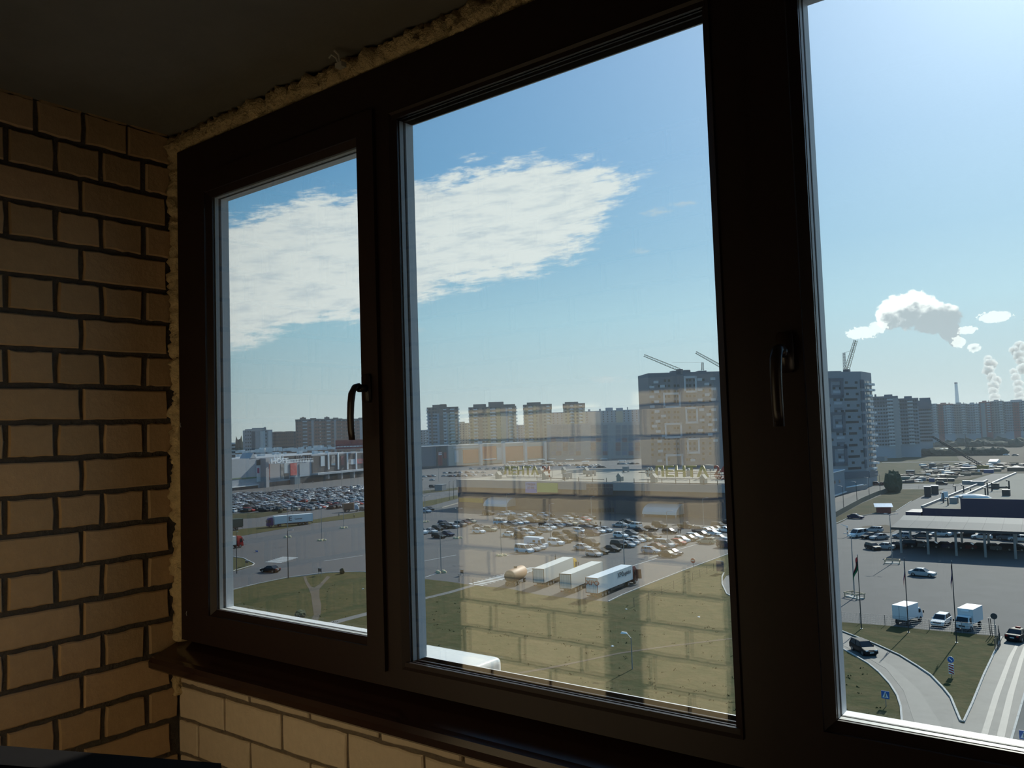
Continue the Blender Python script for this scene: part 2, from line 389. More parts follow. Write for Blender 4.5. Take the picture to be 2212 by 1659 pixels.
def sash(x0, x1, z0, z1, wl, wr, wt, wb_):
    s = struct(link('sash', None, win)); X0, X1, Zb, Zt = x0-wl, x1+wr, z0-wb_, z1+wt
    for (nm, a, bz, c, d) in (('stile', X0, Zb, x0-.016, Zt), ('stile', x1+.016, Zb, X1, Zt), ('rail', x0-.016, z1+.016, x1+.016, Zt), ('rail', x0-.016, Zb, x1+.016, z0-.016)):
        MB().box(a, YI-.006, bz, c, 1.408, d, 0).box(a, 1.408, bz, c, YO+.003, d, 1).build(nm, [brown, white], s)
    glazing(s, x0, x1, z0, z1); return s
sL = sash(LX0, LX1, LZ0, LZ1, .073, .074, .073, .068); sR = sash(RX0, RX1, RZ0, RZ1, .086, .074, .073, .068)
fx = struct(link('fixed_light', None, win)); glazing(fx, MX0, MX1, MZ0, MZ1)
hm = mat('handle_brown', (.022, .013, .011), .30, spec=.6)
def handle(parent, x, z, lean):
    h = MB(); y = YI-.006
    h.loft([[(x+a*.014, yy, z+b*.034) for a, b in ((-1, -.8), (-.7, -1), (.7, -1), (1, -.8), (1, .8), (.7, 1), (-.7, 1), (-1, .8))] for yy in (y, y-.008)])
    h.cyl((x, y-.008, z), (x, y-.030, z), .0095, .0095, 12)
    path = [(0, -.030, .004), (0, -.043, .001), (-.2*lean, -.050, -.012), (-.5*lean, -.053, -.035), (-.8*lean, -.054, -.065), (-lean, -.053, -.095), (-1.05*lean, -.050, -.122)]
    rings = []
    for i, (dx, dy, dz) in enumerate(path):
        w = .0105-.0012*i/6; t = .0085-.003*i/6
        if i < 2: ax = (Vector((1, 0, 0)), Vector((0, 0, 1)))
        else: ax = (Vector((1, 0, 0)), Vector((0, -1, 0)))
        c = Vector((x+dx, y+dy, z+dz)); rings.append([c+ax[0]*w*math.cos(k*math.pi/5)+ax[1]*t*math.sin(k*math.pi/5) for k in range(10)])
    h.loft(rings[::-1]); return h.build('handle', hm, parent, True)
handle(sL, -1.490, .118, .004); handle(sR, -.478, .118, 0)
for (px, pz) in ((-2.315, .05), (-2.293, -.505)):
    MB().tube([(px, YI-.004, pz), (px+.002, YI-.007, pz+.007), (px, YI-.004, pz+.013)], .0012, 5).build('hinge_pin_cap', mat('pin_grey', (.3, .3, .3), .4), win)
# sill board with rounded nose
prof = [(1.42, -.582), (1.316, -.618), (1.300, -.622), (1.293, -.634), (1.294, -.650), (1.302, -.657), (1.42, -.640)]
prof = [(y, z) for y, z in prof]
o = MB().loft([[(x, y, z) for (y, z) in prof] for x in (-2.378, 2.0)]).build('window_sill', mat('sill_laminate', (.028, .013, .010), .16, var=.2, scale=40, spec=.6), None)
tag(o, 'dark brown window sill board with rounded nose along the bottom of the window', 'sill')
hair = MB().tube([FP(Vector((-3, 1.31, 0)), Vector((3, 1.31, 0)), *p) for p in ((924, 1556), (926, 1560), (925, 1565))], .0006, 4)
# dark plank out of focus in the lower left corner
A, B2 = ray(-120, 1606)*.22/ray(-120, 1606).y, ray(470, 1654)*.31/ray(470, 1654).y
dirv = B2-A; dirh = Vector((dirv.x, dirv.y, 0)).normalized(); nb = Vector((dirh.y, -dirh.x, 0))*.02
pl = thing('standing_board', 'dark board standing upright in the bottom left corner before the brick wall', 'board', (A.x, A.y, ZF))
darkp = mat('board_dark', (.010, .008, .008), .9, var=.3, scale=20, spec=.1)
LA_ = Matrix.Translation(-Vector((A.x, A.y, ZF)))
b1, b2 = Vector((A.x, A.y, ZF)), Vector((B2.x, B2.y, ZF))
MB(LA_).hull8([b1, b2, b2+nb, b1+nb], [A-Vector((0, 0, .012)), B2-Vector((0, 0, .012)), B2+nb-Vector((0, 0, .012)), A+nb-Vector((0, 0, .012))]).build('board_sheet', darkp, pl)
MB(LA_).hull8([A-nb*.3-Vector((0, 0, .012)), B2-nb*.3-Vector((0, 0, .012)), B2+nb*1.3-Vector((0, 0, .012)), A+nb*1.3-Vector((0, 0, .012))], [A-nb*.2, B2-nb*.2, B2+nb*1.2, A+nb*1.2]).build('edge_strip', darkp, pl)
struct(MB().box(XL-.02, 1.436, -.64, -2.325, 1.52, ZC).box(XL-.02, 1.436, .885, 2.0, 1.52, ZC).box(-2.335, 1.42, -.61, 2.0, 1.46, -.575).build('light_seal_1', mat('seal_dark', (.03, .028, .025), .9)))  # unseen dark filler added behind foam and frame to block sun leaking in
# the outdoor unit of the air conditioner hanging under the window
acw = mat('unit_white', (.80, .80, .78), .22, spec=.6, coat=.3)
y0, y1 = 1.70, 1.985; x1 = ray(1086, 1420).x*y1/ray(1086, 1420).y; x0 = ray(752, 1356).x*y1/ray(752, 1356).y; zt = ray(1000, 1396).z*y1/ray(1000, 1396).y
ac = thing('air_conditioner', 'white glossy air conditioner unit hung outside below the window', 'air conditioner', ((x0+x1)/2, (y0+y1)/2, zt-.55))
bm = bmesh.new(); bmesh.ops.create_cube(bm, size=1)
for v in bm.verts: v.co = Vector((v.co.x*(x1-x0), v.co.y*(y1-y0), v.co.z*.5))
bmesh.ops.bevel(bm, geom=[e for e in bm.edges if any(v.co.z > 0 for v in e.verts)], offset=.022, segments=4, affect='EDGES', profile=.6)
me = bpy.data.meshes.new('casing'); bm.to_mesh(me); bm.free(); me.materials.append(acw); me.polygons.foreach_set('use_smooth', [True]*len(me.polygons))
link('casing', me, ac, (0, 0, .29))
MB().box(-(x1-x0)/2+.02, -.035, .5395, (x1-x0)/2-.12, -.031, .5412).build('lid_seam', mat('seam_grey', (.25, .25, .25), .6), ac)
MB().box((x1-x0)/2-.19, -.092, .5395, (x1-x0)/2-.03, -.089, .5412).build('lid_seam', MATS['seam_grey'], ac)
for (dx, dy) in ((-.05, -.02), (-.10, -.07), (-.03, -.105)):
    MB().cyl(((x1-x0)/2+dx, dy, .538), ((x1-x0)/2+dx, dy, .5435), .006, .004, 10).build('screw', mat('screw_steel', (.7, .7, .7), .2, 1.0), ac, True)
for sx in (-.25, .25): MB().box(sx-.02, -.29, 0, sx+.02, .14, .04).build('bracket', mat('bracket_grey', (.4, .4, .4), .5), ac)
# ------------------------------------------------------------------ kit for the street: cars, trucks, lamps, people
PAINT = {}
def paint(n, c, metal=0.0):
    PAINT[n] = mat('paint_'+n.replace(' ', '_'), c, .55, metal, coat=.12, spec=.15)
for n, c in (('white', (.74, .75, .76)), ('silver', (.42, .44, .46)), ('grey', (.13, .14, .15)), ('black', (.010, .010, .013)), ('dark blue', (.012, .018, .06)), ('pale blue', (.26, .34, .42)),
             ('brown', (.075, .045, .028)), ('beige', (.42, .36, .26)), ('red', (.33, .022, .02)), ('dark red', (.09, .012, .016)), ('yellow', (.62, .36, .03)), ('green', (.03, .09, .05)), ('violet blue', (.03, .025, .13))): paint(n, c)
carglass = mat('car_glass', (.014, .018, .024), .05, spec=.35)
tyre = mat('tyre', (.012, .012, .012), .8); hub = mat('wheel_hub', (.30, .31, .32), .35, .8)
lampw = mat('headlamp', (.75, .77, .78), .12, spec=.8); lampr = mat('tail_lamp', (.35, .012, .012), .25)
plateM = mat('number_plate', (.7, .7, .68), .5); trimb = mat('black_trim', (.015, .015, .016), .55)

# type: length, width, height, side profile of the lower body, cabin (rear belt, front belt, rear roof, front roof), belt height
CARS = {
 'sedan': (4.5, 1.76, 1.46, [(-.5,.34),(-.5,.80),(-.475,.95),(-.33,1.0),(-.2,.95),(.2,.92),(.235,.93),(.455,.77),(.49,.66),(.5,.34)], (-.375, .225, -.215, .055), .95),
 'hatchback': (4.0, 1.72, 1.50, [(-.5,.34),(-.5,.86),(-.485,.98),(-.2,.96),(.22,.93),(.26,.93),(.46,.77),(.49,.66),(.5,.34)], (-.475, .255, -.40, .06), .96),
 'estate car': (4.55, 1.76, 1.50, [(-.5,.34),(-.5,.86),(-.485,.98),(-.2,.96),(.2,.93),(.235,.93),(.455,.78),(.49,.66),(.5,.34)], (-.48, .23, -.43, .05), .96),
 'off-roader': (4.5, 1.86, 1.72, [(-.5,.42),(-.5,1.0),(-.485,1.10),(-.2,1.08),(.2,1.06),(.235,1.07),(.465,.95),(.495,.82),(.5,.42)], (-.48, .235, -.42, .08), 1.08),
 'van': (4.9, 1.92, 2.0, [(-.5,.36),(-.5,1.1),(-.49,1.18),(0,1.16),(.28,1.12),(.31,1.10),(.47,.90),(.495,.74),(.5,.36)], (-.49, .315, -.465, .14), 1.16),
 'pickup': (5.0, 1.84, 1.74, [(-.5,.45),(-.5,.98),(-.49,1.02),(-.1,1.02),(.17,1.04),(.2,1.05),(.46,.95),(.495,.82),(.5,.45)], (-.12, .21, -.09, .08), 1.06),
}
CM = {}
def car_meshes(t):
    if t in CM: return CM[t]
    L, W, H, pf, (rb, fb, rr, fr), zb = CARS[t]
    P = [(x*L, z) for x, z in pf]; b = MB(); rings = []
    cxm = 0; zc = .62
    for y, k, kz in ((-W/2, .965, .93), (-W/2+.09, 1, 1), (W/2-.09, 1, 1), (W/2, .965, .93)):
        rings.append([((x-cxm)*k+cxm, y, (z-zc)*kz+zc) for x, z in P])
    b.loft(rings)
    wb_, wt = W/2-.07, W/2-.22; zr = H-.05
    b.box(-L*.46, -W/2+.12, .20, L*.46, W/2-.12, .5)
    # roof, slightly domed, and the pillars
    R0 = [(rr*L, -wt, zr), (fr*L, -wt, zr), (fr*L, wt, zr), (rr*L, wt, zr)]
    R1 = [((rr+.025)*L, -wt+.08, H), ((fr-.03)*L, -wt+.08, H), ((fr-.03)*L, wt-.08, H), ((rr+.025)*L, wt-.08, H)]
    b.hull8(R0, R1)
    for sy in (-1, 1):
        for x0, x1 in ((rb, rr), (fb, fr), ((rb+fb)/2+.0, (rr+fr)/2)):
            b.cyl((x0*L, sy*(wb_+.004), zb-.03), (x1*L, sy*(wt+.006), zr+.01), .045, .04, 4)
        if t in ('estate car', 'van', 'off-roader'): b.cyl(((rb*.66+fb*.34)*L, sy*(wb_+.004), zb-.03), ((rr*.68+fr*.32)*L, sy*(wt+.006), zr), .045, .04, 4)
    body = b.mesh('body', PAINT['white'])
    gl = MB().hull8([(rb*L, -wb_, zb-.03), (fb*L, -wb_, zb-.03), (fb*L, wb_, zb-.03), (rb*L, wb_, zb-.03)], R0).mesh('windows', carglass)
    r = .33 if t not in ('off-roader', 'pickup', 'van') else .37
    w = MB().cyl((0, -.11, 0), (0, .11, 0), r, r, 12, 0).cyl((0, -.115, 0), (0, .115, 0), r*.6, r*.6, 10, 1).mesh('wheel', [tyre, hub])
    wx = (-.31*L, .315*L)
    hl = MB().box(-.05, -.17, -.07, .05, .17, .07).mesh('headlamp', lampw); tl = MB().box(-.04, -.13, -.10, .04, .13, .10).mesh('tail_lamp', lampr)
    # single-mesh version for the small distant ones
    s = MB(); s.v = list(b.v); s.f = list(b.f); s.mi = [0]*len(b.f)
    s.hull8([(rb*L, -wb_, zb-.03), (fb*L, -wb_, zb-.03), (fb*L, wb_, zb-.03), (rb*L, wb_, zb-.03)], R0, 1)
    for x in wx:
        for sy in (-1, 1): s.cyl((x, sy*(W/2-.20), r), (x, sy*(W/2+.01), r), r, r, 8, 2)
    small = s.mesh('small_car', [PAINT['white'], carglass, tyre])
    CM[t] = (body, gl, w, wx, r, hl, tl, small); return CM[t]
def car(t, colour, P, rz, label, group=None, detail=1, shared=False):
    L, W, H = CARS[t][:3]; body, gl, w, wx, r, hl, tl, small = car_meshes(t)
    nm = {'sedan': 'sedan_car', 'hatchback': 'hatchback_car', 'estate car': 'estate_car', 'off-roader': 'off_road_car', 'van': 'van', 'pickup': 'pickup_truck'}[t]
    if detail == 0:
        o = link(nm, small, None, P, rz); setmat(o, PAINT[colour]); return tag(o, label, 'van' if t == 'van' else 'car', group, None, shared)
    root = thing(nm, label, 'van' if t == 'van' else 'car', P, rz, group, shared)
    o = link('body', body, root); setmat(o, PAINT[colour]); link('windows', gl, root)
    for x in wx:
        for sy in (-1, 1): link('wheel', w, root, (x, sy*(W/2-.10), r))
    zl = CARS[t][3][-3][1]-.06
    for sy in (-1, 1):
        link('headlamp', hl, root, (.478*L, sy*(W/2-.30), zl)); link('tail_lamp', tl, root, (-.492*L, sy*(W/2-.24), CARS[t][5]-.16))
    if detail > 1:
        MB().box(.499*L-.01, -.26, .42, .503*L, .26, .54).box(-.503*L, -.26, .55, -.499*L+.01, .26, .67).build('number_plate', plateM, root)
        MB().box(.49*L, -.5, .55, .5005*L, .5, .68).build('grille', trimb, root)
        for sy in (-1, 1): o = MB().box(.17*L, -.05, 0, .17*L+.1, .05, .13).build('mirror', PAINT[colour], root, loc=(0, sy*(W/2+.06), CARS[t][5]))
    return root

steelg = mat('galvanised_steel', (.28, .29, .30), .5, .6); darksteel = mat('dark_steel', (.05, .052, .055), .5, .3)
yconc = mat('yellow_concrete', (.50, .42, .26), .8, var=.2, scale=3); pconc = mat('pale_concrete', (.46, .44, .40), .85, var=.2, scale=2)
WH = {}
def wheel_mesh(r, w):
    if (r, w) not in WH: WH[(r, w)] = MB().cyl((0, -w/2, 0), (0, w/2, 0), r, r, 14, 0).cyl((0, -w/2-.01, 0), (0, w/2+.01, 0), r*.5, r*.5, 10, 1).mesh('wheel', [tyre, hub])
    return WH[(r, w)]
def tractor(root, x, cab, h=3.5):             # cab behind its front face at x, facing +x
    m = PAINT[cab]
    b = MB(); b.hull8([(x-2.1, -1.22, .95), (x-.02, -1.2, .95), (x-.02, 1.2, .95), (x-2.1, 1.22, .95)], [(x-2.05, -1.15, h-.5), (x-.28, -1.12, h-.55), (x-.28, 1.12, h-.55), (x-2.05, 1.15, h-.5)])
    b.hull8([(x-2.05, -1.15, h-.5), (x-.28, -1.12, h-.55), (x-.28, 1.12, h-.55), (x-2.05, 1.15, h-.5)], [(x-2.0, -1.05, h+.1), (x-.9, -1.0, h+.05), (x-.9, 1.0, h+.05), (x-2.0, 1.05, h+.1)])
    b.box(x-2.0, -1.2, .45, x+.02, 1.2, .97); b.build('cab', m, root)
    MB().hull8([(x-.16, -1.0, 1.75), (x-.08, -1.0, 1.75), (x-.08, 1.0, 1.75), (x-.16, 1.0, 1.75)], [(x-.40, -.98, h-.65), (x-.215, -.98, h-.65), (x-.215, .98, h-.65), (x-.40, .98, h-.65)]).build('windscreen', carglass, root)
    for sy in (-1, 1):
        MB().hull8([(x-1.25, sy*1.20-.03, 1.75), (x-.4, sy*1.20-.03, 1.75), (x-.4, sy*1.20+.03, 1.75), (x-1.25, sy*1.20+.03, 1.75)], [(x-1.2, sy*1.155-.03, h-.75), (x-.5, sy*1.15-.03, h-.75), (x-.5, sy*1.15+.03, h-.75), (x-1.2, sy*1.155+.03, h-.75)]).build('side_window', carglass, root)
        MB().box(x-.12, sy*1.38-.09, 1.9, x-.02, sy*1.38+.09, 2.6).build('mirror', trimb, root)
        link('wheel', wheel_mesh(.5, .32), root, (x-1.25, sy*1.05, .5)); link('wheel', wheel_mesh(.5, .55), root, (x-4.6, sy*.95, .5))
        MB().box(x-.03, sy*.85-.2, .6, x+.035, sy*.85+.2, .8).build('headlamp', lampw, root)
    MB().box(x-6.0, -.45, .75, x-1.9, .45, 1.02).build('chassis', darksteel, root)
    MB().cyl((x-3.6, 1.0, .8), (x-2.4, 1.0, .8), .32, .32, 12).build('fuel_tank', hub, root)
def semi(P, rz, label, boxm, cab, L=13.6, Ht=4.0, rearm=None, name='semi_trailer_truck'):
    """rear of the trailer at the origin, facing +x"""
    r = thing(name, label, 'truck', P, rz)
    MB().box(0, -1.27, 1.15, L, 1.27, Ht).build('cargo_box', boxm, r)
    fr = MB(); fr.box(-.035, -1.28, 1.1, .01, -1.16, Ht+.01).box(-.035, 1.16, 1.1, .01, 1.28, Ht+.01).box(-.035, -1.28, Ht-.12, .01, 1.28, Ht+.01).box(-.035, -1.28, 1.05, .01, 1.28, 1.17); fr.build('rear_frame', rearm or darksteel, r)
    for y in (-.58, .58):
        d = MB().box(-.02, y-.565, 1.18, .0, y+.565, Ht-.13).build('rear_door', boxm, r)
        for dy in (-.2, .2): MB().cyl((-.035, y+dy, 1.2), (-.035, y+dy, Ht-.2), .022, .022, 5).build('locking_bar', steelg, d)
    MB().box(.2, -.5, .85, L-.3, .5, 1.15).build('chassis', darksteel, r)
    for k in range(3):
        for sy in (-1, 1): link('wheel', wheel_mesh(.5, .4), r, (2.2+1.35*k, sy*1.0, .5))
    for sy in (-1, 1): MB().box(5.8, sy*1.15-.03, .55, L-4.4, sy*1.15+.03, 1.0).build('side_guard', darksteel, r)
    MB().box(-.03, -1.1, .5, .06, 1.1, .68).build('bumper', trimb, r)
    for sy in (-1, 1): MB().box(-.06, sy*.85-.2, .53, -.03, sy*.85+.2, .65).build('tail_lamp', lampr, r)
    if cab: tractor(r, L+2.6, cab)
    else:
        for sy in (-1, 1): MB().box(L-2.2, sy*.7-.06, 0, L-2.05, sy*.7+.06, 1.0).build('landing_leg', darksteel, r)
    return r
def box_truck(P, rz, label, L=4.2, W=2.2, Ht=3.1, boxm=None, cooler=False):
    """rear of the box at the origin, facing +x"""
    r = thing('box_truck', label, 'truck', P, rz); boxm = boxm or mat('truck_box_white', (.72, .73, .75), .45)
    MB().box(0, -W/2, .95, L, W/2, Ht).build('cargo_box', boxm, r)
    for y in (-.27*W*.93, .27*W*.93): MB().box(-.03, y-.24*W, 1.0, 0, y+.24*W, Ht-.08).build('rear_door', boxm, r)
    MB().box(-.04, -.02, 1.0, -.025, .02, Ht-.1).build('door_gap', trimb, r)
    x = L+1.75; b = MB()
    b.hull8([(L+.1, -.98, .5), (x, -.95, .5), (x, .95, .5), (L+.1, .98, .5)], [(L+.1, -.98, 1.35), (x-.03, -.95, 1.3), (x-.03, .95, 1.3), (L+.1, .98, 1.35)])
    b.hull8([(L+.1, -.98, 1.35), (x-.03, -.95, 1.3), (x-.03, .95, 1.3), (L+.1, .98, 1.35)], [(L+.15, -.85, 2.15), (x-.62, -.82, 2.15), (x-.62, .82, 2.15), (L+.15, .85, 2.15)]); b.build('cab', boxm, r)
    MB().hull8([(x-.10, -.85, 1.36), (x-.03, -.85, 1.36), (x-.03, .85, 1.36), (x-.10, .85, 1.36)], [(x-.60, -.76, 2.06), (x-.545, -.76, 2.06), (x-.545, .76, 2.06), (x-.60, .76, 2.06)]).build('windscreen', carglass, r)
    for sy in (-1, 1):
        MB().box(L+.35, sy*.93-.03, 1.4, x-.7, sy*.93+.03, 1.95).build('side_window', carglass, r)
        MB().box(x-.35, sy*1.22-.09, 1.3, x-.27, sy*1.22+.09, 1.7).build('mirror', trimb, r)
        MB().box(x-.02, sy*.68-.16, .75, x+.02, sy*.68+.16, .93).build('headlamp', lampw, r)
        for xx in (1.0, L+.85): link('wheel', wheel_mesh(.4, .3), r, (xx, sy*(W/2-.25), .4))
    MB().box(.1, -.4, .55, L, .4, .95).build('chassis', darksteel, r); MB().box(x-.02, -.45, .72, x+.012, .45, .95).build('grille', trimb, r)
    if cooler: MB().box(L, -.55, Ht-.42, L+.16, .55, Ht-.18).box(L+.14, -.4, Ht-.36, L+.19, .4, Ht-.24).build('cooler_unit', white, r)
    return r

def lamp_post(P, label, h=10, base='round', arms=1, rz=0, group=None, shared=False):
    r = thing('street_lamp', label, 'street lamp', P, rz, group, shared)
    MB().cyl((0, 0, 0), (0, 0, h), .12, .065, 8).build('pole', steelg if base != 'dark' else darksteel, r)
    for k in range(arms):
        s = 1 if k == 0 else -1
        MB().tube([(0, 0, h-.15), (s*.5, 0, h+.12), (s*1.3, 0, h+.25)], .045, 5).build('arm', steelg, r)
        MB().hull8([(s*1.1-.1, -.16, h+.20), (s*1.1+.7, -.14, h+.24), (s*1.1+.7, .14, h+.24), (s*1.1-.1, .16, h+.20)], [(s*1.1-.1, -.1, h+.34), (s*1.1+.65, -.08, h+.34), (s*1.1+.65, .08, h+.34), (s*1.1-.1, .1, h+.34)]).build('lamp_head', steelg, r)
    if base == 'yellow':
        for a in range(4):
            t = a*math.pi/2+.4; MB().loft([[(math.cos(t)*d+math.cos(u)*q, math.sin(t)*d+math.sin(u)*q, z) for u in [i*math.pi/4 for i in range(8)]] for d, q, z in ((.95, .55, 0), (.95, .5, .3), (.95, .3, .5))]).build('base_block', yconc, r)
    if base == 'rail':
        w = mat('bare_timber', (.46, .36, .24), .8, var=.3, scale=4)
        for sx in (-1, 1):
            MB().box(sx*1.5-.06, -1.1, .75, sx*1.5+.06, 1.1, .95).build('guard_rail', w, r)
            for sy in (-1, 1): MB().box(sx*1.5-.07, sy*.85-.07, 0, sx*1.5+.07, sy*.85+.07, .78).build('guard_post', w, r)
        for sy in (-1, 1): MB().box(-1.5, sy*1.05-.06, .72, 1.5, sy*1.05+.06, .90).build('guard_rail', w, r)
        MB().box(-1.6, -.7, 0, 1.6, .7, .16).build('base_block', pconc, r)
    return r

def person_mesh():
    bm = bpy.data.meshes.new('person_skin')
    J = [(0,0,.95),(0,0,1.15),(0,.0,1.38),(0,.01,1.50),(0,.02,1.63),(0,.02,1.74),(-.10,0,.90),(-.12,.10,.50),(-.12,.04,.08),(-.12,.16,.04),(.10,0,.90),(.11,-.06,.50),(.11,-.18,.10),(.11,-.07,.04),
         (-.19,0,1.40),(-.25,-.04,1.13),(-.26,.04,.88),(.19,0,1.40),(.25,.06,1.13),(.26,.16,.90)]
    E_ = [(0,1),(1,2),(2,3),(3,4),(4,5),(0,6),(6,7),(7,8),(8,9),(0,10),(10,11),(11,12),(12,13),(2,14),(14,15),(15,16),(2,17),(17,18),(18,19)]
    R_ = [.15,.14,.17,.065,.10,.075,.10,.075,.05,.045,.10,.075,.05,.045,.08,.055,.04,.08,.055,.04]
    bm.from_pydata(J, E_, []); o = link('person_source', bm)
    md = o.modifiers.new('skin', 'SKIN'); o.modifiers.new('sub', 'SUBSURF').levels = 1
    for i, sv in enumerate(bm.skin_vertices[0].data): sv.radius = (R_[i], R_[i]); sv.use_root = i == 0
    dg = bpy.context.evaluated_depsgraph_get(); me = bpy.data.meshes.new_from_object(o.evaluated_get(dg)); bpy.data.objects.remove(o)
    me.name = 'person'
    for m in (mat('cloth_dark', (.02, .022, .03), .9), mat('jacket', (.03, .03, .035), .9), mat('skin', (.45, .28, .20), .6), mat('hair_dark', (.02, .014, .01), .7)): me.materials.append(m)
    for p in me.polygons:
        z = p.center.z; p.material_index = 0 if z < .92 else 1 if z < 1.50 else (3 if z > 1.68 or p.center.y < -.02 else 2); p.use_smooth = True
    return me
PERSON = person_mesh()
def person(P, rz, label, jacket, legs, h=1.75):
    o = link('person', PERSON, None, P, rz); o.scale = (h/1.78,)*3; setmat(o, jacket, 1); setmat(o, legs, 0)
    return tag(o, label, 'person', 'people walking on the car parks')
def lattice(name, p0, p1, w, n, r, m, parent):
    p0, p1 = Vector(p0), Vector(p1); d = (p1-p0).normalized(); a = d.orthogonal().normalized() if abs(d.z) > .95 else d.cross(Vector((0, 0, 1))).normalized(); b = d.cross(a)
    mb = MB(); cs = [a*w/2-b*w/2, -a*w/2-b*w/2, -a*w/2+b*w/2, a*w/2+b*w/2]
    for c in cs: mb.cyl(p0+c, p1+c*.7, r, r, 4)
    for i in range(n):
        q0, q1 = p0.lerp(p1, i/n), p0.lerp(p1, (i+1)/n)
        for k in range(4): mb.cyl(q0+cs[k]*(1-.3*i/n), q1+cs[(k+1) % 4]*(1-.3*(i+1)/n), r*.7, r*.7, 3)
    return mb.build(name, m, parent)
# ------------------------------------------------------------------ the ground outside
asphalt = mat('asphalt', (.092, .092, .094), .82, var=.22, scale=.22, bump=.25, spec=.17, detail=8, bdist=.05)
roadm = mat('road_dusty', (.115, .112, .106), .7, var=.35, scale=.35, spec=.3, detail=6)
grass = mat('lawn_grass', (.050, .054, .018), .95, scale=.55, c2=(.078, .066, .026), bump=.9, detail=9, bdist=.25, spec=.1)
dryg = mat('dry_grass', (.036, .040, .016), .95, scale=.12, c2=(.066, .056, .028), bump=.6, detail=8, bdist=.2, spec=.1)
dirt = mat('bare_dirt', (.115, .095, .072), .95, spec=.1, var=.35, scale=.3, bump=.5, detail=7, bdist=.1)
trackm = mat('wheel_polished', (.135, .132, .126), .62, var=.2, scale=.9, spec=.36)
palec = mat('pale_paving', (.17, .165, .155), .95, var=.2, scale=.2, spec=.1)
linew = mat('road_marking', (.55, .55, .53), .7, var=.25, scale=1.5)
kerbm = mat('kerb_stone', (.42, .41, .39), .85, var=.25, scale=1.2)
def gp(name, px, dz, m, kind='structure'):
    P = [G(x, y, -HG+dz) for x, y in px]
    o = MB().prism([(p.x, p.y) for p in P], -HG-.3, -HG+dz).build(name, m, None, False, True)
    o['kind'] = kind; return o
struct(MB().box(-2500, 6, -HG-1, 1500, 4200, -HG).build('ground', asphalt))
gp('lawn', [(380,1310),(440,1290),(488,1278),(551,1262.7),(577,1257),(622,1248),(658,1244.6),(703,1238),(739,1236),(784,1235.6),(850,1242),(910,1250),(971,1256.5),(1025,1265),(1085,1269.5),(1110,1273.6),(1160,1284),(1230,1292),(1269,1295),(1315,1300),(1344,1286),(1393,1266),(1474,1234),(1564,1201),(1640,1172),(1650,1215),(1569,1243),(1561,1255),(1561,1265),(1571,1284),(1650,1325),(1730,1362),(1812,1398),(1849,1419),(1876,1435),(1899,1454),(1922,1479),(1938,1504),(1946,1529),(1949,1570),(1952,1650),(1500,1900),(400,1750)], .08, grass)
gp('lawn', [(1600,1240),(1700,1290),(1806,1343),(1912,1351),(2008,1361),(2155,1374),(2164,1377),(2142,1424),(2125,1460),(2100,1522),(2082,1561),(2075,1559),(2054,1508),(2038,1488),(2011,1460),(1983,1441),(1944,1417),(1892,1393),(1835,1371),(1810,1361),(1650,1283)], .08, grass)
gp('road', [(1571,1284),(1650,1325),(1730,1362),(1812,1398),(1849,1419),(1876,1435),(1899,1454),(1922,1479),(1938,1504),(1946,1529),(1949,1570),(1952,1680),(2170,1680),(2182,1611),(2214,1499),(2262,1380),(2164,1377),(2142,1424),(2125,1460),(2100,1522),(2082,1561),(2075,1559),(2054,1508),(2038,1488),(2011,1460),(1983,1441),(1944,1417),(1892,1393),(1835,1371),(1810,1361),(1650,1283),(1569,1243),(1561,1255),(1561,1265)], .02, roadm)
gp('pavement', [(2182,1611),(2214,1499),(2262,1380),(2400,1380),(2400,1700),(2170,1700)], .1, palec)
gp('path', [(655,1245.5),(661,1245),(664,1255),(672,1267),(679,1269),(690,1262),(703,1248),(706,1244),(714,1246),(703,1257),(690,1272),(690,1290),(694,1307),(693,1325),(686,1343),(669,1343),(678,1328),(675,1308),(672,1285),(667,1272),(660,1260)], .10, dirt)
gp('path', [(706,1345),(735,1337),(786,1324),(850,1308),(910,1292),(971,1277),(1020,1262.5),(1026,1265.5),(975,1281),(912,1296),(850,1313),(790,1330),(745,1342),(725,1348)], .10, palec)
gp('path', [(1120,1452),(1180,1442),(1260,1426),(1340,1409),(1440,1395),(1530,1384),(1600,1376),(1600,1378),(1530,1386.4),(1440,1397.6),(1340,1412),(1260,1429),(1180,1446),(1120,1456)], .10, dirt)
gp('verge', [(440,1113),(621,1103.5),(625,1105.5),(560,1118),(440,1126)], .06, dryg)
gp('verge', [(440,1168),(520,1143),(582,1136),(676,1122.5),(784,1105),(860,1094),(860,1104),(783,1117),(676,1130),(582,1147),(470,1166)], .06, grass)
gp('verge', [(440,1196),(488,1201),(525,1206),(545,1213),(549.5,1218),(545,1222),(520,1230),(488,1238),(440,1246)], .06, grass)
gp('verge', [(880,1088),(940,1079),(985,1070),(1000,1074),(930,1092),(880,1100)], .06, grass)
gp('verge', [(880,1063),(1000,1052),(1000,1057),(905,1067),(880,1070)], .06, dryg)
gp('verge', [(1775,1145),(1794,1136.5),(1818,1127.5),(1832,1119.6),(1864.6,1114),(1889.5,1110),(1934,1105.6),(1949,1095.7),(1969,1082.8),(1994,1069.9),(2040,1056),(1999,1057),(1935,1057),(1919,1062.5),(1860,1088),(1793,1125),(1770,1138)], .08, dryg)
gp('verge', [(1834,1145),(1868.6,1136),(1914,1133.5),(1943,1140.5),(1925,1150.5),(1869.6,1148.5)], .08, dirt)
gp('wheel_track', [(2102,1640),(2118,1640),(2160,1500),(2188,1420),(2205,1383),(2199,1383),(2178,1420),(2146,1500)], .04, trackm); gp('wheel_track', [(2140,1640),(2160,1640),(2190,1500),(2212,1420),(2222,1390),(2214,1390),(2202,1420),(2176,1500)], .04, trackm)
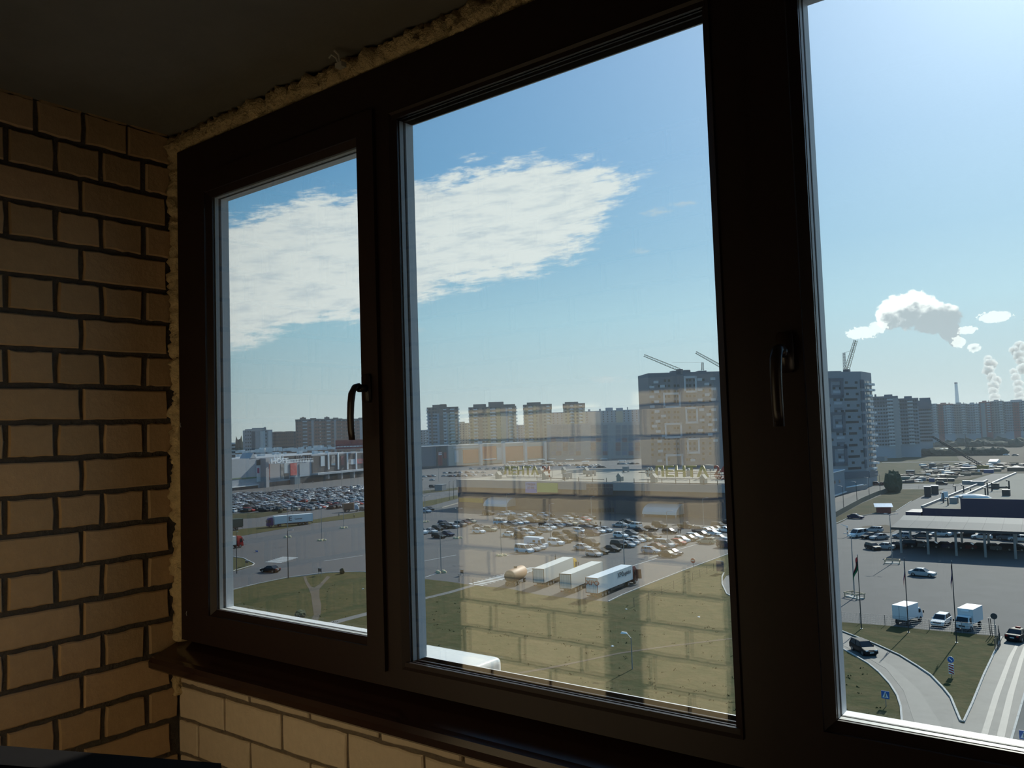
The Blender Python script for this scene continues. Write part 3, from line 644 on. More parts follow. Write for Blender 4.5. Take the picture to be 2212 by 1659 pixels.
gp('wheel_track', [(1985,1640),(2055,1640),(2030,1560),(1985,1490),(1930,1440),(1880,1412),(1830,1388),(1815,1391),(1868,1417),(1915,1445),(1952,1492),(1975,1560)], .04, mat('worn_lane', (.128, .125, .118), .68, var=.15, scale=.8, spec=.3))
gp('road', [(1770,1104),(1788,1094),(1872,1057),(1876,1051),(1850,1046),(2075,1046),(2062,1056),(1935,1055),(1917,1061),(1857,1086),(1792,1118),(1770,1130)], .03, palec)
gp('field', [(1878,928),(2260,924),(2260,1022),(2145,1023),(2070,1045),(1880,1045),(1850,1038)], .03, dryg)
gp('field', [(2060,975),(2120,966),(2260,958),(2260,1021),(2145,1021),(2085,1036),(1985,1036),(1990,1016),(2080,1006)], .08, dirt)
gp('path', [(1880,979),(1990,975),(2060,973),(2060,977),(1990,979),(1880,985)], .10, dirt)
gp('path', [(1905,998),(2122,996),(2122,997.6),(1905,999.6)], .10, palec)
def kerb(px, w=.22, h=.20):
    P = [G(x, y) for x, y in px]; mb = MB()
    for a, b in zip(P[:-1], P[1:]):
        d = (b-a).normalized(); n = Vector((-d.y, d.x, 0))*w/2; k = max(1, int((b-a).length/4))
        for i in range(k):
            p, q = a.lerp(b, i/k), a.lerp(b, (i+.985)/k); up = Vector((0, 0, h))
            mb.hull8([p-n, q-n, q+n, p+n], [p-n+up, q-n+up, q+n+up, p+n+up])
    return struct(mb.build('kerb', kerbm))
kerb([(1564,1238),(1560,1247),(1560,1263),(1570,1284),(1650,1325),(1730,1362),(1812,1398),(1849,1419),(1876,1435),(1899,1454),(1922,1479),(1938,1504),(1946,1529),(1949,1570),(1951,1640)])
kerb([(1650,1283),(1810,1361),(1835,1371),(1892,1393),(1944,1417),(1983,1441),(2011,1460),(2038,1488),(2054,1508),(2075,1559),(2082,1561),(2100,1522),(2125,1460),(2142,1424),(2164,1377)])
kerb([(2182,1611),(2214,1499),(2262,1380)]); kerb([(440,1290),(488,1278.5),(551,1263),(622,1248.4),(703,1238),(784,1235.6),(850,1242),(910,1250)])
kerb([(1315,1300),(1344,1286),(1393,1266),(1474,1234),(1564,1201),(1640,1172)]); kerb([(488,1202),(525,1206),(549.5,1218),(545,1222),(488,1238.5)])
kerb([(1794,1136.5),(1832,1119.6),(1889.5,1110),(1934,1105.6),(1969,1082.8)])
def zebra(a, b, n, w, across, label):
    A, B = G(*a), G(*b); r = thing('pedestrian_crossing', label, 'road marking', A); d = B-A
    for i in range(n):
        p = d*(i/(n-1)); q = across
        MB().hull8([p, p+q, p+q+d.normalized()*w, p+d.normalized()*w], [v+Vector((0, 0, .025)) for v in (p, p+q, p+q+d.normalized()*w, p+d.normalized()*w)]).build('stripe', linew, r)
zebra((1012, 1261), (1140, 1226), 17, .62, Vector((4.2, -.4, 0)), 'white striped crossing on the asphalt beside the rusty tank trailer')
zebra((573, 1214), (608, 1203.5), 8, .55, Vector((5.5, 1, 0)), 'white striped crossing behind the black saloon on the left road')
zebra((1966, 1577), (2160, 1612), 16, .6, Vector((-.5, -3.5, 0)), 'worn white crossing stripes below the grass wedge')
for px in ([(910,1213),(985,1199)], [(905,1276-25),(952,1236)], [(1085,1202),(1330,1150)], [(700,1244-32),(783,1200)], [(1354,1226),(1452,1196)], [(1400,1206),(1560,1160)]):
    a, b = G(*px[0]), G(*px[1]); d = (b-a).normalized(); n = Vector((-d.y, d.x, 0))*.1; up = Vector((0, 0, .02))
    struct(MB().hull8([a-n, b-n, b+n, a+n], [a-n+up, b-n+up, b+n+up, a+n+up]).build('road_marking', linew))

# ------------------------------------------------------------------ facades
def outward(A, B):                            # horizontal normal of AB that faces the eye
    n = Vector((-(B.y-A.y), B.x-A.x, 0)).normalized(); return n if n.dot(A) < 0 else -n
def fbox(mb, A, B, x0, x1, yt, yb, t0=0.0, t1=.12, m=0):
    """box on the vertical plane AB covering a pixel rectangle of the photograph, from t0 to t1 in front of it"""
    ym = (yt+yb)/2; p, q = FP(A, B, x0, ym), FP(A, B, x1, ym); xm = (x0+x1)/2
    zt, zb = FP(A, B, xm, yt).z, FP(A, B, xm, yb).z; n = outward(A, B)
    if t1 < t0: t0, t1 = t1, t0
    d = (q-p); c = [Vector((v.x, v.y, 0)) for v in (p+n*t1, q+n*t1, q+n*t0, p+n*t0)]
    if (c[1]-c[0]).cross(c[2]-c[1]).z < 0: c = c[::-1]
    return mb.hull8([v+Vector((0, 0, zb)) for v in c], [v+Vector((0, 0, zt)) for v in c], m)
def panel(name, parent, A, B, rect, m, t0=0.0, t1=.12):
    return fbox(MB(), A, B, *rect, t0, t1).build(name, m, parent, loc=-parent.location)
def slabhouse(root, A, B, depth, zt, m, zb=-HG, name='walls', roofm=None):
    n = -outward(A, B)*depth; pts = [A, B, B+n, A+n]
    return MB().prism([(p.x, p.y) for p in pts], zb, zt, 0, 1).build(name, [m, roofm or m], root, loc=-root.location)
def wm(n, c, **k): return mat('wall_'+n, c, .8, **k)
darkwin = mat('far_window', (.022, .028, .036), .22, spec=.5)
roofgrey = mat('roof_felt', (.28, .262, .225), .95, var=.12, scale=.08, spec=.1)
whitem = mat('facade_white', (.66, .67, .68), .6); roofwhite = mat('roof_membrane', (.30, .325, .35), .9, var=.1, scale=.03, spec=.1)

def apartment(label, x0, x1, ytop, D_, wall, depth=18, cols=(), bands=(), balc=(), crown=None, roofbits=(), skew=0.0, storey=3.0, wc=None, zmin=-25, side_balc=False, roofm=None, wsize=(1.5, 1.4), group=None, name='apartment_building'):
    """far block: walls, coloured bands, window grid, balcony stacks and roof boxes, all measured in pixel columns"""
    A = DP(x0, D_*(1-skew)); B = DP(x1, D_*(1+skew)); zt = HT((A+B)/2, (x0+x1)/2, ytop)
    r = thing(name, label, 'building', ((A+B)/2), group=group); L0 = -r.location
    slabhouse(r, A, B, depth, zt, wall, roofm=roofgrey)
    u = (B-A); Lw = math.hypot(u.x, u.y); u = Vector((u.x, u.y, 0))/Lw; n = outward(A, B); rows = int((zt-zmin)/storey)
    K = lambda x: (FP(A, B, x, ytop)-A).dot(u)
    for (a, b, m, t) in bands:
        p, q = K(a), K(b); MB(Matrix.Translation(L0)).hull8([A+u*p+n*t, A+u*q+n*t, A+u*q, A+u*p], [v+Vector((0, 0, zt-A.z-(1.5 if t > .3 else .0)+.02)) for v in (A+u*p+n*t, A+u*q+n*t, A+u*q, A+u*p)]).build('wall_band', m, r)
    cs = [K(x) for x in cols] if cols else [Lw*(i+.5)/(wc or 8) for i in range(wc or 8)]
    mb = MB(Matrix.Translation(L0)); w, h = wsize
    for k in range(rows):
        z = zt-A.z-2.6-storey*k
        for c in cs:
            e = A+u*c+n*.06; mb.hull8([e-u*w/2+n*.4+Vector((0,0,z)), e+u*w/2+n*.4+Vector((0,0,z)), e+u*w/2+Vector((0,0,z)), e-u*w/2+Vector((0,0,z))], [v+Vector((0, 0, z+h)) for v in (e-u*w/2+n*.4, e+u*w/2+n*.4, e+u*w/2, e-u*w/2)])
    stuff(mb.build('windows', darkwin, r))
    if balc:
        mb = MB(Matrix.Translation(L0))
        for (a, b) in balc:
            p, q = K(a), K(b)
            for k in range(rows):
                z = zt-A.z-3.2-storey*k; vs = (A+u*p+n*1.3, A+u*q+n*1.3, A+u*q, A+u*p)
                mb.hull8([v+Vector((0, 0, z)) for v in vs], [v+Vector((0, 0, z+1.2)) for v in vs])
        stuff(mb.build('balconies', whitem, r))
    if crown:
        m, hgt, over = crown; MB(Matrix.Translation(L0)).hull8([A-u*over+n*over+Vector((0,0,zt-A.z-hgt)), B+u*over+n*over+Vector((0,0,zt-A.z-hgt)), B+u*over-n*depth+Vector((0,0,zt-A.z-hgt)), A-u*over-n*depth+Vector((0,0,zt-A.z-hgt))],
            [A-u*over+n*over+Vector((0,0,zt-A.z+.4)), B+u*over+n*over+Vector((0,0,zt-A.z+.4)), B+u*over-n*depth+Vector((0,0,zt-A.z+.4)), A-u*over-n*depth+Vector((0,0,zt-A.z+.4))]).build('parapet', m, r)
    for (a, b, yt) in roofbits:
        p, q = K(a), K(b); z0 = zt-A.z+.2; z1 = HT(A+u*(p+q)/2, (a+b)/2, yt)-A.z; vs = (A+u*p-n*3, A+u*q-n*3, A+u*q-n*8, A+u*p-n*8)
        MB(Matrix.Translation(L0)).hull8([v+Vector((0, 0, z0)) for v in vs], [v+Vector((0, 0, z1)) for v in vs]).build('roof_house', crown[0] if crown else wall, r)
    return r
bluegrey = wm('blue_grey', (.30, .33, .38), var=.1, scale=.05); beige = wm('beige', (.42, .36, .27), var=.1, scale=.05); brownb = wm('brown', (.20, .145, .12), var=.15, scale=.06)
ochre = wm('ochre', (.42, .30, .15), var=.1, scale=.05); redb = wm('red_brick', (.26, .12, .085), var=.15, scale=.08); darkb = wm('dark_brick', (.15, .10, .085), var=.15, scale=.08); greyb = wm('grey', (.34, .34, .35), var=.1, scale=.05)
paleb = wm('pale', (.52, .53, .54), var=.08, scale=.05); redp = wm('red_paint', (.30, .07, .05), var=.12, scale=.05)
# left window
apartment('narrow reddish tower far left behind the mall', 478, 496.5, 920, 1090, redb, storey=4.3, wc=4, depth=14, wsize=(2, 2))
apartment('white and grey office-like block behind the mall roof', 524, 588, 929, 1050, greyb, storey=4.3, cols=(531, 536, 541, 566.5, 569, 574.5), bands=((543, 551, wm('dark_glass', (.07, .08, .10)), .4), (562, 572.5, paleb, .8), (579, 586.5, paleb, .9)), roofbits=((544, 575, 924), (570, 575, 922.5), (529, 545, 927)), wsize=(1.2, 1.5))
apartment('low dark brown block left of the paired brown roofs', 587.5, 612, 933, 1060, darkb, storey=4.3, wc=6, roofbits=((590, 611, 932),), balc=((586.5, 588.5),))
apartment('dark brown block touching the tall brick slab', 612, 638, 932, 1065, darkb, storey=4.3, wc=6, roofbits=((616, 634, 931.2),))
for i, (a, b, yt, lab) in enumerate(((638, 693, 906, 'tall brick slab block, left end of the row over the mall'), (692, 739, 905, 'middle brick slab block of the row over the mall'), (738, 800, 905, 'brick slab block of the row beside the window handle'))):
    w = b-a
    apartment(lab, a, b, yt, 1150+i*6, redb, storey=4.7, wsize=(2.2, 1.9), cols=[a+w*f for f in (.08, .18, .30, .36, .42, .55, .62, .80, .90)], bands=((a+w*.28, a+w*.46, darkb, .9), (a+w*.62, a+w*.72, greyb, .6)), balc=((a+w*.95, a+w*.985), (a+w*.28, a+w*.46)), crown=(brownb, 2.4, .3), roofbits=((a+w*.18, a+w*.42, yt-4), (a+w*.26, a+w*.34, yt-5.5), (a+w*.58, a+w*.82, yt-3)))
gt = wm('tree_dark', (.035, .045, .025), var=.5, scale=.1)
def bushes(name, pts, m, label, cat, kind=None, sub=2, rough=.35):
    mb = MB()
    for (P, rx, rz_) in pts:
        bm = bmesh.new(); bmesh.ops.create_icosphere(bm, subdivisions=sub, radius=1)
        vs = []
        for v in bm.verts:
            k = 1+rough*noise.noise(v.co*2.2+Vector((P.x*.37, P.y*.11, 0)))+.5*rough*noise.noise(v.co*6+Vector((P.x, 0, 0))); vs.append((P.x+v.co.x*rx*k, P.y+v.co.y*rx*k, P.z+(v.co.z*.95+.75)*rz_*k))
        mb.add(vs, [tuple(v.index for v in f.verts) for f in bm.faces]); bm.free()
    o = mb.build(name, m); tag(o, label, cat)
    if kind: o['kind'] = kind
    return o
leafd = mat('foliage_dark', (.030, .042, .022), .95, var=.5, scale=.5, bump=.8, bdist=.3); leafm = mat('foliage_mid', (.05, .065, .03), .95, var=.5, scale=.8, bump=.8, bdist=.2)
bushes('tree_line', [(DP(490+i*4.2, 1130+random.uniform(-20, 20)), random.uniform(4, 8), random.uniform(9, 15)+(8 if i in (6, 10, 11) else 0)) for i in range(14)], leafd, 'dark trees and roofs crowded between the left tower and white block', 'trees', 'stuff')
apartment('low white building peeping out of trees at the far left', 499.5, 507, 956, 640, paleb, depth=9, wc=2, storey=2.6)
# the mall
MA, MBp, MC = G(462, 1064.5), G(672, 1041.5), G(788, 1029)
zmall = HT(G(554, 1056.5), 554, 990)
mall = thing('shopping_mall', 'long grey shopping mall with a white roof and poster panels in the left window', 'building', MBp); L0 = -mall.location
mg = wm('mall_grey', (.34, .365, .40), var=.05, scale=.05); md = wm('mall_dark', (.045, .048, .055)); mpan = wm('mall_panel_grey', (.33, .32, .33))
back = -outward(MA, MC)*280
MB(Matrix.Translation(L0)).prism([(p.x, p.y) for p in (MA, MBp, MC, MC+back, MA+back)], -HG, zmall, 0, 1).build('walls', [mg, roofwhite], mall)
nrm = outward(MA, MBp)
for (x0, x1) in ((484, 497), (540, 553)):     # little gables on the roof edge
    a, b = FP(MA, MBp, x0, 993), FP(MA, MBp, x1, 993); a.z = b.z = zmall; t = (a+b)/2+Vector((0, 0, 3.6)); o_ = -nrm*9
    MB(Matrix.Translation(L0)).add([a+nrm*.2, b+nrm*.2, t+nrm*.2, a+o_, b+o_, t+o_], [(0, 1, 2), (3, 5, 4), (0, 2, 5, 3), (1, 4, 5, 2), (0, 3, 4, 1)]).build('roof_gable', mg, mall)
P_ = lambda nm, r, m, t0=0, t1=.3, seg=0: panel(nm, mall, *((MA, MBp) if seg == 0 else (MBp, MC)), r, m, t0, t1)
P_('plinth', (470, 556, 1053, 1062), md, 0, .4); P_('canopy_edge', (470, 556, 1050.5, 1052.5), whitem, 0, 1.2)
P_('green_stripe', (478, 520, 1033.5, 1036), wm('green', (.10, .17, .10))); P_('green_stripe', (522, 553.5, 1031, 1034), MATS['wall_green'])
P_('dark_panel', (554, 562, 993, 1004.5), md); P_('white_panel', (554, 562, 1005.5, 1040.5), whitem); P_('poster', (555, 559, 1011, 1022), mat('poster_magenta', (.42, .03, .13), .6), .3, .5)
P_('pillar', (562, 569, 990, 1058), mpan, 0, 5); P_('dark_panel', (569, 577, 990, 1003), md); P_('red_banner', (569.5, 581.5, 1003, 1037.5), mat('banner_red', (.20, .02, .02), .6), .3, .6)
o = P_('banner_figure', (574.5, 577, 1012, 1030), whitem, .6, .7); P_('banner_figure', (573.5, 579, 1017, 1019.5), whitem, .6, .7)
P_('grey_panel', (582, 604, 1001, 1037), mpan); P_('glazed_entrance', (570, 625, 1040, 1051), darkwin, 0, .8)
P_('poster', (606, 613, 1002, 1034), mat('poster_photo', (.30, .29, .28), .6, c2=(.08, .08, .09), scale=.35)); P_('poster', (613.5, 620, 1001, 1022), mat('poster_pale', (.44, .50, .55), .6)); P_('dark_panel', (614, 624, 1022.5, 1034), md)
P_('red_poster', (626, 640, 1000.5, 1027), mat('poster_red', (.42, .045, .05), .6, c2=(.50, .20, .20), scale=.3), .2, .6); P_('glass_turret', (627, 639, 1030, 1046), mat('turret_glass', (.16, .2, .23), .2), .2, 4)
P_('letter_board', (640, 672, 983, 989), mg, .2, .4); P_('dark_fascia', (607, 638, 985, 991), md, .2, .5); P_('pale_bay', (646, 665, 1001, 1029), wm('bay_blue', (.32, .37, .42)), .2, .5)
tr = MB(Matrix.Translation(L0))
for y in (993, 999): fbox(tr, MA, MBp, 578, 664, y-.5+(4 if 0 else 0), y+.5, 5, 5.4)
for i in range(26): fbox(tr, MA, MBp, 578+i*3.4, 579+i*3.4, 993, 999, 5, 5.3)
for y in (982, 990): fbox(tr, MA, MBp, 579, 600, y-.4, y+.4, 5, 5.3)
for x in (580, 586, 590, 593, 598): fbox(tr, MA, MBp, x, x+.8, 982, 991, 5, 5.3)
tr.build('sign_truss', white, mall)
vm = mat('sign_white', (.6, .6, .6), .6)
pc = FP(MA, MBp, 654, 989)+nrm*.6; ang = math.atan2((MBp-MA).y, (MBp-MA).x); ang = ang if abs(ang) < math.pi/2 else ang+math.pi
udir = (FP(MA, MBp, 660, 989)-FP(MA, MBp, 650, 989)); ang = math.atan2(udir.y, udir.x)
text('MACTEP', 5.0, mall, pc+L0, (math.pi/2, 0, ang), mat('letter_dark', (.03, .03, .04), .6), ext=.3)
text('HOFF', 4.6, mall, FP(MA, MBp, 589, 996)+nrm*6+L0, (math.pi/2, 0, ang), white, ext=.3, sx=1.7)
P_('dark_wall', (673, 788, 981.5, 1017), md, 0, .6, 1); P_('soffit_band', (673, 788, 1017, 1021), mg, 0, 6, 1)
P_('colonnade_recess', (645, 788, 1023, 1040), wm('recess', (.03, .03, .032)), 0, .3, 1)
for x in (707, 728, 748, 767, 785): P_('white_pilaster', (x-.8, x+.8, 978, 1014), white, .6, 1.6, 1)
for x in (699, 728, 754.5): P_('column', (x-1.2, x+1.2, 1019, 1034), mpan, 1, 5, 1)
P_('poster', (691, 699.5, 985, 1007), MATS['poster_pale'], .6, .9, 1); P_('poster', (714, 722, 984, 1005), MATS['poster_photo'], .6, .9, 1); P_('poster_foot', (714, 722, 1001, 1005), mat('poster_blue', (.12, .22, .30), .6), .9, 1.0, 1)
P_('poster', (735, 742, 985, 1005), mat('poster_maroon', (.16, .05, .06), .6), .6, .9, 1); P_('poster', (750, 757, 992, 1003), MATS['poster_photo'], .6, .9, 1); P_('poster', (756, 766, 992, 1003), MATS['poster_pale'], .6, .9, 1); P_('poster', (770, 786, 991, 1001), mat('poster_crimson', (.38, .04, .06), .6, c2=(.1, .1, .12), scale=.4), .6, .9, 1)
vents = MB(Matrix.Translation(L0))
for i in range(26):
    x = 484+i*11+random.uniform(-3, 3); p = Z(x, 987-(i*.5)+random.uniform(-9, 3), zmall); s_ = random.uniform(.8, 2.2); vents.box(p.x-s_, p.y-s_, zmall, p.x+s_, p.y+s_, zmall+random.uniform(1, 2.6))
for i in range(44):
    x = 486+i*6.8+random.uniform(-2, 2); p = Z(x, 979.5-i*.26+random.uniform(-.8, .6), zmall); s_ = random.uniform(1, 3); vents.box(p.x-s_, p.y-s_, zmall, p.x+s_, p.y+s_, zmall+random.uniform(1.5, 5))
stuff(vents.build('roof_units', whitem, mall))
rs = thing('rooftop_sign', 'big red sign board standing on the mall roof', 'sign', DP(724, 690, z=zmall)); RA, RB = DP(724.5, 690, z=zmall), DP(800, 700, z=zmall)
panel('sign_board', rs, RA, RB, (724.5, 800, 950, 963), mat('sign_red', (.20, .025, .03), .6), 0, .6); panel('sign_footer', rs, RA, RB, (724.5, 800, 965, 969), MATS['sign_red'], 0, .6)
for i in range(9): panel('sign_post', rs, RA, RB, (727+i*7, 728+i*7, 960, 970), steelg, -.6, 0)
# mall, continued behind the middle window: dark wing and orange wing
W1, W2, W3 = DP(886, 800), DP(966, 835), DP(1178, 925)
zw = HT(W2, 966, 962.5)
wing = thing('mall_wing', 'dark blue grey mall wing with two red posters at the left of the middle window', 'building', W1)
slabhouse(wing, W1, W2, 40, zw, wm('wing_blue', (.10, .125, .16)), roofm=roofwhite)
panel('roof_edge', wing, W1, W2, (886, 968, 961.5, 963.5), paleb, 0, 1.2); panel('dark_panel', wing, W1, W2, (942.5, 964.5, 965, 1010), md, 0, .6)
panel('red_poster', wing, W1, W2, (944.5, 954, 976, 1006), MATS['banner_red'], .6, 1); panel('poster_mark', wing, W1, W2, (945.5, 952.5, 977.5, 979.5), white, 1, 1.2); panel('poster_mark', wing, W1, W2, (945.5, 952.5, 981, 983), white, 1, 1.2)
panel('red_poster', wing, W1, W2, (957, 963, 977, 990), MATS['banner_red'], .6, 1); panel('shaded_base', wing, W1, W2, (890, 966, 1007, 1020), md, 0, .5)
orange = thing('mall_wing', 'orange panelled mall wing with pale pillars before the tower blocks', 'building', W2)
slabhouse(orange, W2, W3, 36, zw, wm('wing_pale', (.42, .39, .35)), roofm=roofwhite)
om = mat('panel_orange', (.66, .18, .075), .7, var=.08, scale=.05)
for r_ in ((1000, 1033, 971, 1000), (1040, 1072, 964, 995), (1089, 1130, 964, 996), (1135, 1173, 964, 990)): panel('orange_panel', orange, W2, W3, r_, om, 0, .5)
for x in (1036, 1085.5, 1132.5, 1175): panel('pillar', orange, W2, W3, (x-2.4, x+2.4, 953, 1006), paleb, 0, 3)
panel('poster', orange, W2, W3, (981, 990, 973, 999), paleb, 0, .6); panel('poster', orange, W2, W3, (1073, 1083, 967, 993), paleb, 0, .6); panel('sign_strip', orange, W2, W3, (978, 1034, 965, 968), paleb, 0, .8)
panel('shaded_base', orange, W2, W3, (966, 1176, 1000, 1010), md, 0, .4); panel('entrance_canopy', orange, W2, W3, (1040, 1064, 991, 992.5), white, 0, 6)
# four towers
tk = dict(depth=26, zmin=-28, storey=3.9, wsize=(2.4, 1.9))
apartment('left tower of four, blue grey with brown top, middle window', 923, 990, 880, 985, bluegrey, cols=(928, 936, 941, 953, 960, 971, 985), bands=((930, 934, brownb, .5), (948, 957, brownb, .5), (966, 990, beige, .3)), balc=((920.5, 924), (957, 964), (971.5, 981), (989, 992.5)), crown=(brownb, 7, .4), roofbits=((934, 965, 874), (950, 964, 873)), **tk)
apartment('widest tower of four, beige with ochre bands and brown top', 1013, 1115, 879, 985, beige, cols=(1017, 1026, 1033, 1043, 1050, 1060, 1071, 1079, 1095, 1108), bands=((1016, 1022, ochre, .4), (1033, 1041, brownb, .5), (1052, 1058, ochre, .5), (1072, 1080, ochre, .5), (1092, 1096, bluegrey, .5)), balc=((1011, 1014), (1022, 1031), (1058, 1070), (1098, 1106), (1113.5, 1117)), crown=(brownb, 7, .4), roofbits=((1022, 1050, 873), (1055, 1088, 868), (1088, 1113, 873)), **tk)
apartment('third tower of four, ochre and beige with rooftop masts', 1131, 1192, 874, 990, beige, cols=(1135, 1143, 1150, 1158, 1166, 1176, 1187), bands=((1132, 1139, ochre, .4), (1152, 1157, ochre, .5), (1164, 1170, brownb, .5)), balc=((1129, 1132), (1141, 1150), (1180, 1187)), crown=(brownb, 6, .4), roofbits=((1138, 1168, 869),), **tk)
apartment('right tower of four, beige, next to the long low row', 1217, 1264, 872, 995, beige, cols=(1222, 1230, 1238, 1246, 1256), bands=((1224, 1228, ochre, .4), (1240, 1246, ochre, .4)), balc=((1231, 1238), (1250, 1257)), crown=(brownb, 5, .4), roofbits=((1220, 1249, 868),), **tk)
apartment('long pale block row reaching from the towers to the dark tower', 1190, 1420, 887, 1060, bluegrey, cols=[1195+i*9 for i in range(25)], bands=((1270, 1300, greyb, .5), (1330, 1345, beige, .5), (1385, 1395, beige, .5)), roofbits=((1308, 1324, 880.5), (1331, 1346, 881), (1270, 1275, 884), (1294, 1298, 883), (1382, 1392, 880.5), (1355, 1357, 879)), zmin=-20)
apartment('low block behind the gap of the first two towers', 985, 1015, 914, 1100, beige, wc=5, roofbits=((992, 1004, 911),))
apartment('low block behind the gap of the second and third towers', 1112, 1134, 918, 1100, bluegrey, wc=4)
apartment('low grey green block left of the first tower', 888, 925, 929, 1060, greyb, wc=6, balc=((917, 921),))
hall = apartment('large hall with tall coloured glass bays between mall and dark tower', 1180, 1412, 914, 930, wm('hall_grey', (.30, .30, .31)), cols=(), wc=1, depth=40, name='exhibition_hall', zmin=10, wsize=(.2, .2))
HA, HB = DP(1180, 930), DP(1412, 930)
for i, x in enumerate((1190, 1202, 1216, 1230, 1244, 1276, 1288, 1302, 1330, 1344, 1358, 1372, 1392)):
    for k in range(7): panel('pane', hall, HA, HB, (x, x+10.5, 918+k*9.5, 926.5+k*9.5), mat('bay_'+('blue', 'red', 'glass')[(k//2+i) % 3 if k > 2 else 2], ((.10, .15, .24), (.19, .08, .09), (.13, .16, .20))[(k//2+i) % 3 if k > 2 else 2], .3), 0, .5)
# dark tower with white panels and frames, cranes on its roof
TA, TB = DP(1404, 470), DP(1560, 482)
dt = thing('apartment_tower', 'dark grey tower with white outlined squares under the two cranes', 'building', TA)
zt = HT(TA, 1404, 806); tdark = wm('tower_dark', (.20, .205, .225), var=.08, scale=.08)
slabhouse(dt, TA, TB, 24, zt, tdark, roofm=roofgrey)
sc = lambda x, y: (1220+x/6.144, 740+y/6.144)
wpan = mat('panel_white', (.52, .54, .57), .7)
for (x, y) in ((1210,525),(1295,580),(1220,655),(1220,785),(1225,915),(1310,975),(1235,1045),(1155,590),(1790,490),(1885,550),(1795,625),(1890,690),(1795,760),(1815,890),(1910,955),(1820,1030),(1965,480),(1975,615),(1970,755),(1975,890),(1990,1025),(1155,720),(1160,850),(1930,1090),(1800,1165),(1240,1180),(1260,1310),(1270,1440),(1930,1220),(1990,1160),(2000,1300),(1190,1110),(1320,1240),(1700,1560),(1260,1570)):
    a, b = sc(x-32, y-17); c, d = sc(x+32, y+17); panel('white_panel', dt, TA, TB, (a, c, b, d), wpan, 0, .15)
for (x0, x1, y0, y1) in ((1580,1750,445,665),(1305,1535,665,870),(1600,1765,855,1075),(1325,1555,1065,1270),(1620,1790,1265,1475),(1340,1570,1480,1690)):
    mb = MB(Matrix.Translation(-dt.location))
    for (a, b, c, d) in ((x0, y0, x1, y0+28), (x0, y1-28, x1, y1), (x0, y0, x0+24, y1), (x1-24, y0, x1, y1)):
        p, q = sc(a, b), sc(c, d); fbox(mb, TA, TB, p[0], q[0], p[1], q[1], 0, .5)
    mb.build('white_frame', wpan, dt)
for k in range(16):
    for x in (1165, 1255, 1330, 1382, 1460, 1505, 1622, 1662, 1722, 1838, 1930):
        if (k*7+x) % 5 == 0 and x not in (1330, 1662): continue
        a, b = sc(x-15, 508+70*k-(x-1165)*.02-15); c, d = sc(x+15, 508+70*k-(x-1165)*.02+17); panel('window', dt, TA, TB, (a, c, b, d), darkwin, 0, .1)
for (a, b, yt) in ((1456, 1495, 799), (1482, 1494, 798), (1513, 1530, 799.5), (1424, 1434, 806)):
    p, q = FP(TA, TB, a, 803), FP(TA, TB, b, 803); n = -outward(TA, TB); zz = HT(p, (a+b)/2, yt); vs = [Vector((v.x, v.y, zt)) for v in (p+n*3, q+n*3, q+n*9, p+n*9)]
    MB(Matrix.Translation(-dt.location)).hull8(vs, [Vector((v.x, v.y, zz)) for v in vs]).build('roof_house', tdark, dt)
def at(x, y, D_): d = ray(x, y); return d*(D_/math.hypot(d.x, d.y))
cr = mat('crane_paint', (.30, .27, .20), .6); crd = mat('crane_dark', (.12, .12, .13), .6)
def crane(label, D_, foot, tip, mast=None, cable=None, w=1.5, n=14):
    r = thing('tower_crane', label, 'crane', at(*foot, D_)); L0 = -r.location
    lattice('jib', at(*foot, D_)+L0, at(*tip, D_-4)+L0, w, n, .11, cr, r)
    if mast:
        lattice('mast', at(*mast[0], D_+2)+L0, at(*mast[1], D_+2)+L0, 1.1, 6, .10, crd, r); MB(Matrix.Translation(L0)).cyl(at(*mast[1], D_+2), at(*(cable or tip), D_), .06, .06, 4).build('tie_rope', crd, r)
    MB().box(-1.4, -1.4, -2.5, 1.4, 1.4, .4).build('slewing_base', crd, r); return r
crane('left crane with a long tilted jib on the dark tower', 468, (1468, 799), (1391, 767.5))
crane('right crane with jib cut by the window post above the dark tower', 474, (1562, 794), (1503, 761), ((1517.5, 800), (1517.5, 783)), (1452, 783))
# ------------------------------------------------------------------ the hypermarket in the middle window
SA, SB = G(990, 1095), G(1600, 1121.8)
zs = HT(SA, 990, 1036)
store = thing('hypermarket', 'low wide hypermarket with grey fascia, flat roof and dark front in the middle window', 'building', SA)
sdark = wm('store_dark', (.060, .066, .085), var=.1, scale=.1); sfas = wm('store_fascia', (.27, .27, .28), var=.05, scale=.05)
n = -outward(SA, SB); dep = (Z(1300, 1013, zs)-SA).dot(n)
slabhouse(store, SA, SB, dep, zs, sdark, roofm=roofgrey)
ysl = lambda x: 1036+(x-990)*.0206
for (x0, x1) in ((990, 1180), (1180, 1370), (1370, 1600)):
    xm = (x0+x1)/2; panel('fascia', store, SA, SB, (x0, x1, ysl(xm)-.8, ysl(xm)+16), sfas, 0, 1.2)
panel('orange_panel', store, SA, SB, (993, 1044, 1076, 1085), mat('store_orange', (.55, .26, .03), .6), 0, .3)
panel('blue_banner', store, SA, SB, (1140, 1164, 1041, 1064), mat('banner_pale_blue', (.28, .36, .62), .6), 1.2, 1.5); panel('banner_foot', store, SA, SB, (1140, 1164, 1056, 1064), mat('banner_blue', (.06, .14, .50), .6), 1.5, 1.6)
panel('green_banner', store, SA, SB, (1165, 1209, 1043, 1063), mat('banner_lime', (.42, .44, .10), .6), 1.2, 1.5)
for i, b in enumerate(('СКИДКИ', 'ДО 50%')):
    text(b, 1.1, store, FP(SA, SB, 1152, 1046+i*7)-store.location+outward(SA, SB)*1.65, (math.pi/2, 0, -.07), mat('banner_ink', (.06, .07, .25), .6), ext=.03)
